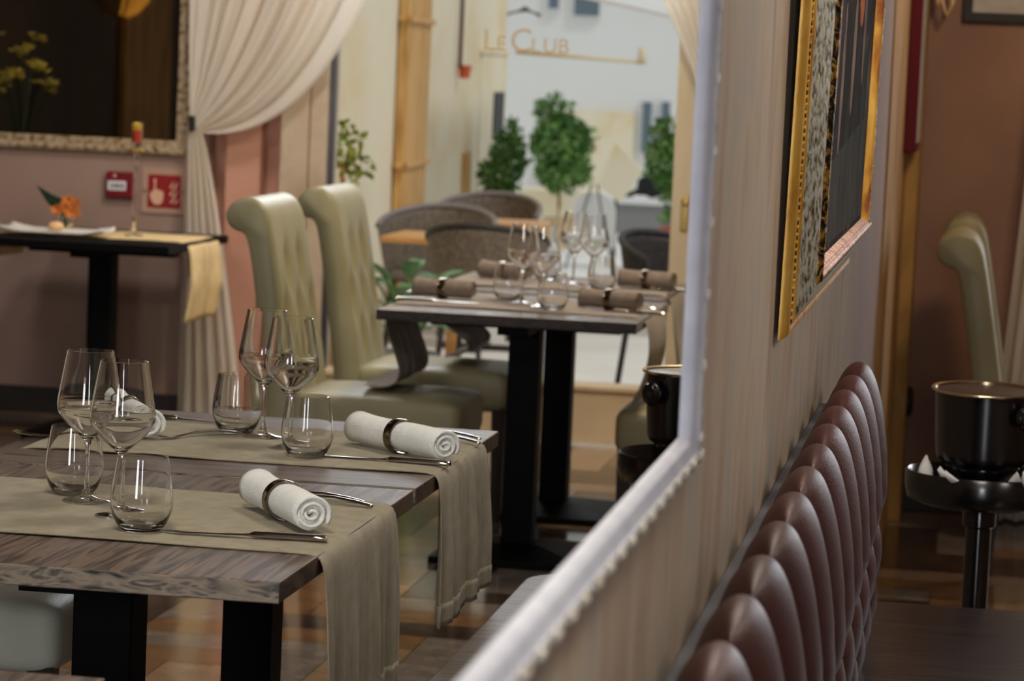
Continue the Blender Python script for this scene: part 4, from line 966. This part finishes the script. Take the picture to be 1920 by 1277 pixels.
# awning canopy slanting across the upper right
aw = thing('white_awning', (-1.6, 16.0, 0), 'large white awning sloping over the street, top right', 'awning')
MB().add([(-1.0, 0.0, 1.92), (1.6, 0.0, 1.44), (1.6, 4.0, 1.7), (-1.0, 4.0, 2.25), (-1.0, 0.0, 1.90), (1.6, 0.0, 1.42), (1.6, 4.0, 1.68), (-1.0, 4.0, 2.23)], [(0, 1, 2, 3), (7, 6, 5, 4), (0, 4, 5, 1), (1, 5, 6, 2), (2, 6, 7, 3), (3, 7, 4, 0)]).build('canopy', M['white'], aw, smooth=False)
MB().tube([(-0.95, 0.05, 1.53), (-0.27, 0.05, 1.505)], 0.012, 8).tube([(-0.27, 0.05, 1.49), (-0.27, 0.05, 1.58)], 0.022, 8).build('tan_bar', M['cream_wall'], aw)
MB().tube([(1.5, 3.9, 0.0), (1.5, 3.9, 1.72)], 0.03, 8).build('pole', M['white'], aw)
br = thing('iron_bracket', (-3.275, 20.95, 1.812), 'curved wrought iron bracket on the house corner, top centre', 'bracket')
pts_t = [(-0.125, 0.006), (-0.045, 0.028), (0.0, 0.058), (0.035, 0.030), (0.115, 0.006), (0.100, -0.014), (0.06, 0.010), (0.0, 0.020), (-0.07, 0.008), (-0.125, -0.010)]
MB().prism(pts_t, 'y', -0.012, 0.012).build('scroll', M['ironwork'], br, smooth=False)

# plants -------------------------------------------------------------------
def foliage(name, parent, m, blobs, n, size, seed):
    rnd = random.Random(seed); mb = MB()
    tot = sum(b[3] * b[4] * b[5] for b in blobs)
    for (cx_, cy_, cz_, rx, ry, rz_) in blobs:
        for _ in range(int(n * rx * ry * rz_ / tot)):
            while True:
                p = Vector((rnd.uniform(-1, 1), rnd.uniform(-1, 1), rnd.uniform(-1, 1)))
                if 0.15 < p.length < 1: break
            p = p.normalized() * (p.length ** 0.5)
            c = Vector((cx_ + p.x * rx, cy_ + p.y * ry, cz_ + p.z * rz_))
            d_ = Vector((rnd.gauss(0, 1), rnd.gauss(0, 1), rnd.gauss(0.2, 1))).normalized(); s_ = d_.cross(Vector((rnd.gauss(0, 1), rnd.gauss(0, 1), rnd.gauss(0, 1)))).normalized()
            l = size * rnd.uniform(0.6, 1.3); w_ = l * 0.38
            mb.add([c, c + d_ * l * 0.5 + s_ * w_, c + d_ * l, c + d_ * l * 0.5 - s_ * w_], [(0, 1, 2, 3)])
    return mb.build(name, m, parent, smooth=False)
def potted(loc, label, m, blobs, n, size, seed, pot=(0.10, 0.14), potm=None, trunk=None, name='potted_shrub', cat='potted plant', group='street plants'):
    t = thing(name, loc, label, cat, group)
    r_, h_ = pot
    MB().lathe([(0.0, 0.0), (r_ * 0.7, 0.0), (r_ * 0.95, h_ * 0.85), (r_ * 1.08, h_ * 0.87), (r_ * 1.08, h_), (r_ * 0.9, h_), (r_ * 0.85, h_ * 0.9), (0.0, h_ * 0.88)], 22).build('pot', potm or M['terracotta'], t, angle=40)
    if trunk: MB().tube([(0, 0, h_ * 0.8), (0.01, 0, trunk * 0.6), (0.0, 0, trunk)], [0.018, 0.014, 0.008], 8).build('trunk', M['bamboo'], t)
    foliage('foliage', t, m, blobs, n, size, seed)
    return t
potted((-3.065, 19, 0), 'slim green bush in a tall pale pot left of the tallest one', M['leaf'], [(0.02, 0, 0.849, 0.116, 0.11, 0.18), (-0.05, 0, 0.766, 0.10, 0.10, 0.116), (0.05, 0, 0.964, 0.058, 0.058, 0.165), (0.0, 0, 0.584, 0.108, 0.10, 0.13), (-0.107, 0, 0.60, 0.04, 0.07, 0.10)], 1500, 0.045, 1, (0.07, 0.48), M['white'], 0.7)
potted((-3.42, 24, 0.0), 'tallest round green bush in the middle of the street', M['leaf'], [(0.0, 0, 0.84, 0.24, 0.2, 0.24), (-0.06, 0, 1.08, 0.14, 0.12, 0.16), (0.03, 0, 0.62, 0.22, 0.18, 0.16), (0.14, 0, 0.88, 0.13, 0.12, 0.14)], 2200, 0.06, 2, (0.11, 0.26), M['sill'], 0.6)
potted((-2.30, 22, 0.18), 'green bush in a terracotta pot beside the door leaf', M['leaf'], [(0.0, 0, 0.62, 0.2, 0.16, 0.2), (-0.06, 0, 0.80, 0.12, 0.1, 0.16), (0.04, 0, 0.40, 0.13, 0.1, 0.14), (0.0, 0, 0.22, 0.08, 0.08, 0.08)], 1300, 0.055, 3, (0.075, 0.15), M['terracotta'], 0.5)
o = MB().box(-0.3, 0.3, -0.3, 0.3, 0, 0.18).build('stone_block', M['paving'], bevel=0.01); o.location = (-2.30, 22, 0); tag(o, 'pale stone block under the terracotta pot by the door leaf', 'stone block')
potted((-2.735, 12.62, 0.82), 'lime leaved plant in a red pot behind the right chair back', M['leaf_yellow'], [(0.02, 0, 0.27, 0.06, 0.06, 0.10), (0.06, 0, 0.18, 0.09, 0.06, 0.06)], 110, 0.045, 4, (0.045, 0.10), M['terracotta'], 0.2)
o = MB().box(-0.1, 0.1, -0.1, 0.1, 0, 0.82).build('stone_plinth', M['sill'], bevel=0.01); o.location = (-2.735, 12.62, 0); tag(o, 'stone plinth carrying the lime leaved plant', 'plinth')
bl = thing('broadleaf_plant', (-2.36, 12.28, 0), 'broad glossy leaved plant beyond the window, left of the window tables', 'potted plant', 'street plants')
MB().lathe([(0.0, 0.0), (0.11, 0.0), (0.14, 0.26), (0.12, 0.26), (0.0, 0.24)], 22).build('pot', M['greywall'], bl, angle=40)
lm_ = MB(); stm = MB(); rnd = random.Random(21)
for k in range(26):
    a = rnd.uniform(0, 2 * pi); r_ = rnd.uniform(0.06, 0.20); zb = rnd.uniform(0.36, 0.58)
    b0 = Vector((r_ * cos(a) * 1.1, r_ * sin(a) * 0.8, zb)); tip = b0 + Vector((0.16 * cos(a), 0.10 * sin(a), rnd.uniform(-0.05, 0.08)))
    leafmesh(lm_, b0, tip, 0.085, 8, 0.02, Vector((0, -0.25, 1)).normalized()); stm.tube([(0, 0, 0.22), b0 * 0.6 + Vector((0, 0, 0.15)), b0], 0.005, 5)
lm_.build('leaves', M['leaf_blue'], bl, solid=0.001, angle=80); stm.build('stems', M['leaf'], bl)
# planter, low wall, signs
o = MB().box(-0.34, 0.34, -0.2, 0.2, 0, 0.46).build('stone_planter', M['cream_wall'], bevel=0.02); o.location = (-3.5, 24.8, 0); tag(o, 'tan stone planter box behind the street bushes', 'planter')
lw = thing('low_wall', (-3.1, 27, 0), 'low grey garden wall with white coping at the street end', 'wall')
MB().box(-0.7, 0.7, -0.1, 0.1, 0, 0.27).build('wall_body', M['greywall'], lw, smooth=False)
MB().box(-0.72, 0.72, -0.13, 0.13, 0.27, 0.32).build('coping', M['white'], lw, smooth=False)
sg = thing('folding_sign', (-2.865, 22, 0), 'white rounded top folding sign on thin dark legs in the street', 'sign')
rt = [(-0.16, 0.16), (0.16, 0.16)] + [(0.16 * cos(pi * k / 14), 0.42 + 0.14 * sin(pi * k / 14)) for k in range(15)]
MB().prism(rt, 'y', -0.02, 0.02).build('board', M['white'], sg, smooth=False)
MB().tube([(-0.02, -0.04, 0.62), (-0.10, -0.16, 0.28), (-0.17, -0.2, 0.0)], 0.007, 6).tube([(0.02, -0.04, 0.62), (0.09, -0.16, 0.34), (0.19, -0.22, 0.0)], 0.007, 6).tube([(-0.14, 0.02, 0.2), (-0.14, 0.08, 0)], 0.007, 6).tube([(0.14, 0.02, 0.2), (0.14, 0.08, 0)], 0.007, 6).build('legs', M['ink'], sg)
pb_ = thing('cream_board', (-2.86, 23.2, 0), 'cream board standing tilted on one corner behind the folding sign', 'board')
MB().prism([(-0.14, 0.56), (0.04, 0.44), (0.20, 0.70), (-0.02, 0.90)], 'y', -0.02, 0.02).build('panel', M['cream_wall'], pb_, smooth=False)
MB().tube([(0.0, 0.03, 0.55), (0.0, 0.06, 0.0)], 0.012, 6).build('support', M['ink'], pb_)
mo = thing('motor_scooter', (-3.0, 28.2, 0), 'dark parked scooter behind the low grey wall', 'scooter')
MB().prism([(-0.28, 0.30), (0.24, 0.30), (0.30, 0.42), (0.20, 0.56), (0.05, 0.50), (-0.12, 0.52), (-0.26, 0.46)], 'y', -0.12, 0.12).build('body', M['ink'], mo, bevel=0.02)
for sx in (-0.24, 0.24):
    MB().lathe([(0.13, -0.04), (0.18, -0.045), (0.18, 0.045), (0.13, 0.04)], 24, (sx, 0, 0.18), closed=True, axis='y').build('wheel', M['rattan_dark'], mo)
MB().tube([(0.22, -0.1, 0.56), (0.26, 0, 0.72), (0.20, 0.12, 0.74)], 0.02, 8).build('handlebar', M['ink'], mo)

# terrace chairs and tables
def rattan_chair(loc, rz, label, m, rim):
    t = thing('rattan_chair', loc, label, 'chair', 'round rattan terrace chairs', rz)
    def sh(u, v):
        a = pi * (1.12 * u - 0.56) + pi          # wraps round the back
        zt_ = 0.66 + 0.10 * cos(pi * (u - 0.5)); z = 0.42 + (zt_ - 0.42) * v
        r_ = 0.22 + 0.05 * v
        return (r_ * cos(a) * 0.95, r_ * sin(a) * 1.05, z)
    MB().grid(sh, 30, 8).build('backrest', m, t, solid=0.012, angle=80)
    MB().tube([sh(k / 30, 1.0) for k in range(31)], 0.016, 8).build('rim', rim, t)
    MB().lathe([(0.0, 0.40), (0.215, 0.40), (0.225, 0.425), (0.21, 0.445), (0.0, 0.45)], 26).build('seat', m, t, angle=50)
    for sx, sy in ((1, 1), (1, -1), (-1, 1), (-1, -1)):
        MB().tube([(sx * 0.15, sy * 0.16, 0.41), (sx * 0.19, sy * 0.19, 0.0)], 0.013, 8).build('leg', M['rattan_dark'], t)
    return t
rc = rattan_chair((-2.63, 14.35, 0), radians(-95), 'violet rimmed rattan chair behind the nearer orange table', M['rattan'], M['rattan_rim'])
dup(rc, (-2.66, 16.0, 0), 'violet rimmed rattan chair behind the farther orange table', radians(-95))
rd = rattan_chair((-2.16, 13.15, 0), radians(85), 'brown rattan chair with its back to the window, before the orange table', M['rattan'], M['rattan_dark'])
rk = rattan_chair((-1.30, 13.0, 0), radians(-35), 'black rattan chair at the right edge of the window by the door', M['rattan_dark'], M['rattan_dark'])
def bistro(loc, wx, wy, h, label, rz=0):
    t = thing('terrace_table', loc, label, 'table', 'orange terrace tables', rz)
    MB().box(-wx / 2, wx / 2, -wy / 2, wy / 2, h - 0.03, h).build('table_top', M['orange_top'], t, smooth=False, bevel=0.006)
    MB().tube([(0, 0, 0.03), (0, 0, h - 0.03)], 0.03, 10).build('post', M['orange_top'], t)
    MB().box(-0.2, 0.2, -0.03, 0.03, 0, 0.03).box(-0.03, 0.03, -0.2, 0.2, 0, 0.03).build('base', M['rattan_dark'], t, smooth=False)
    return t
tt = bistro((-2.42, 13.72, 0), 0.60, 0.55, 0.665, 'orange topped terrace table nearest the window')
dup(tt, (-2.55, 15.25, 0), 'orange topped terrace table farther along the street')
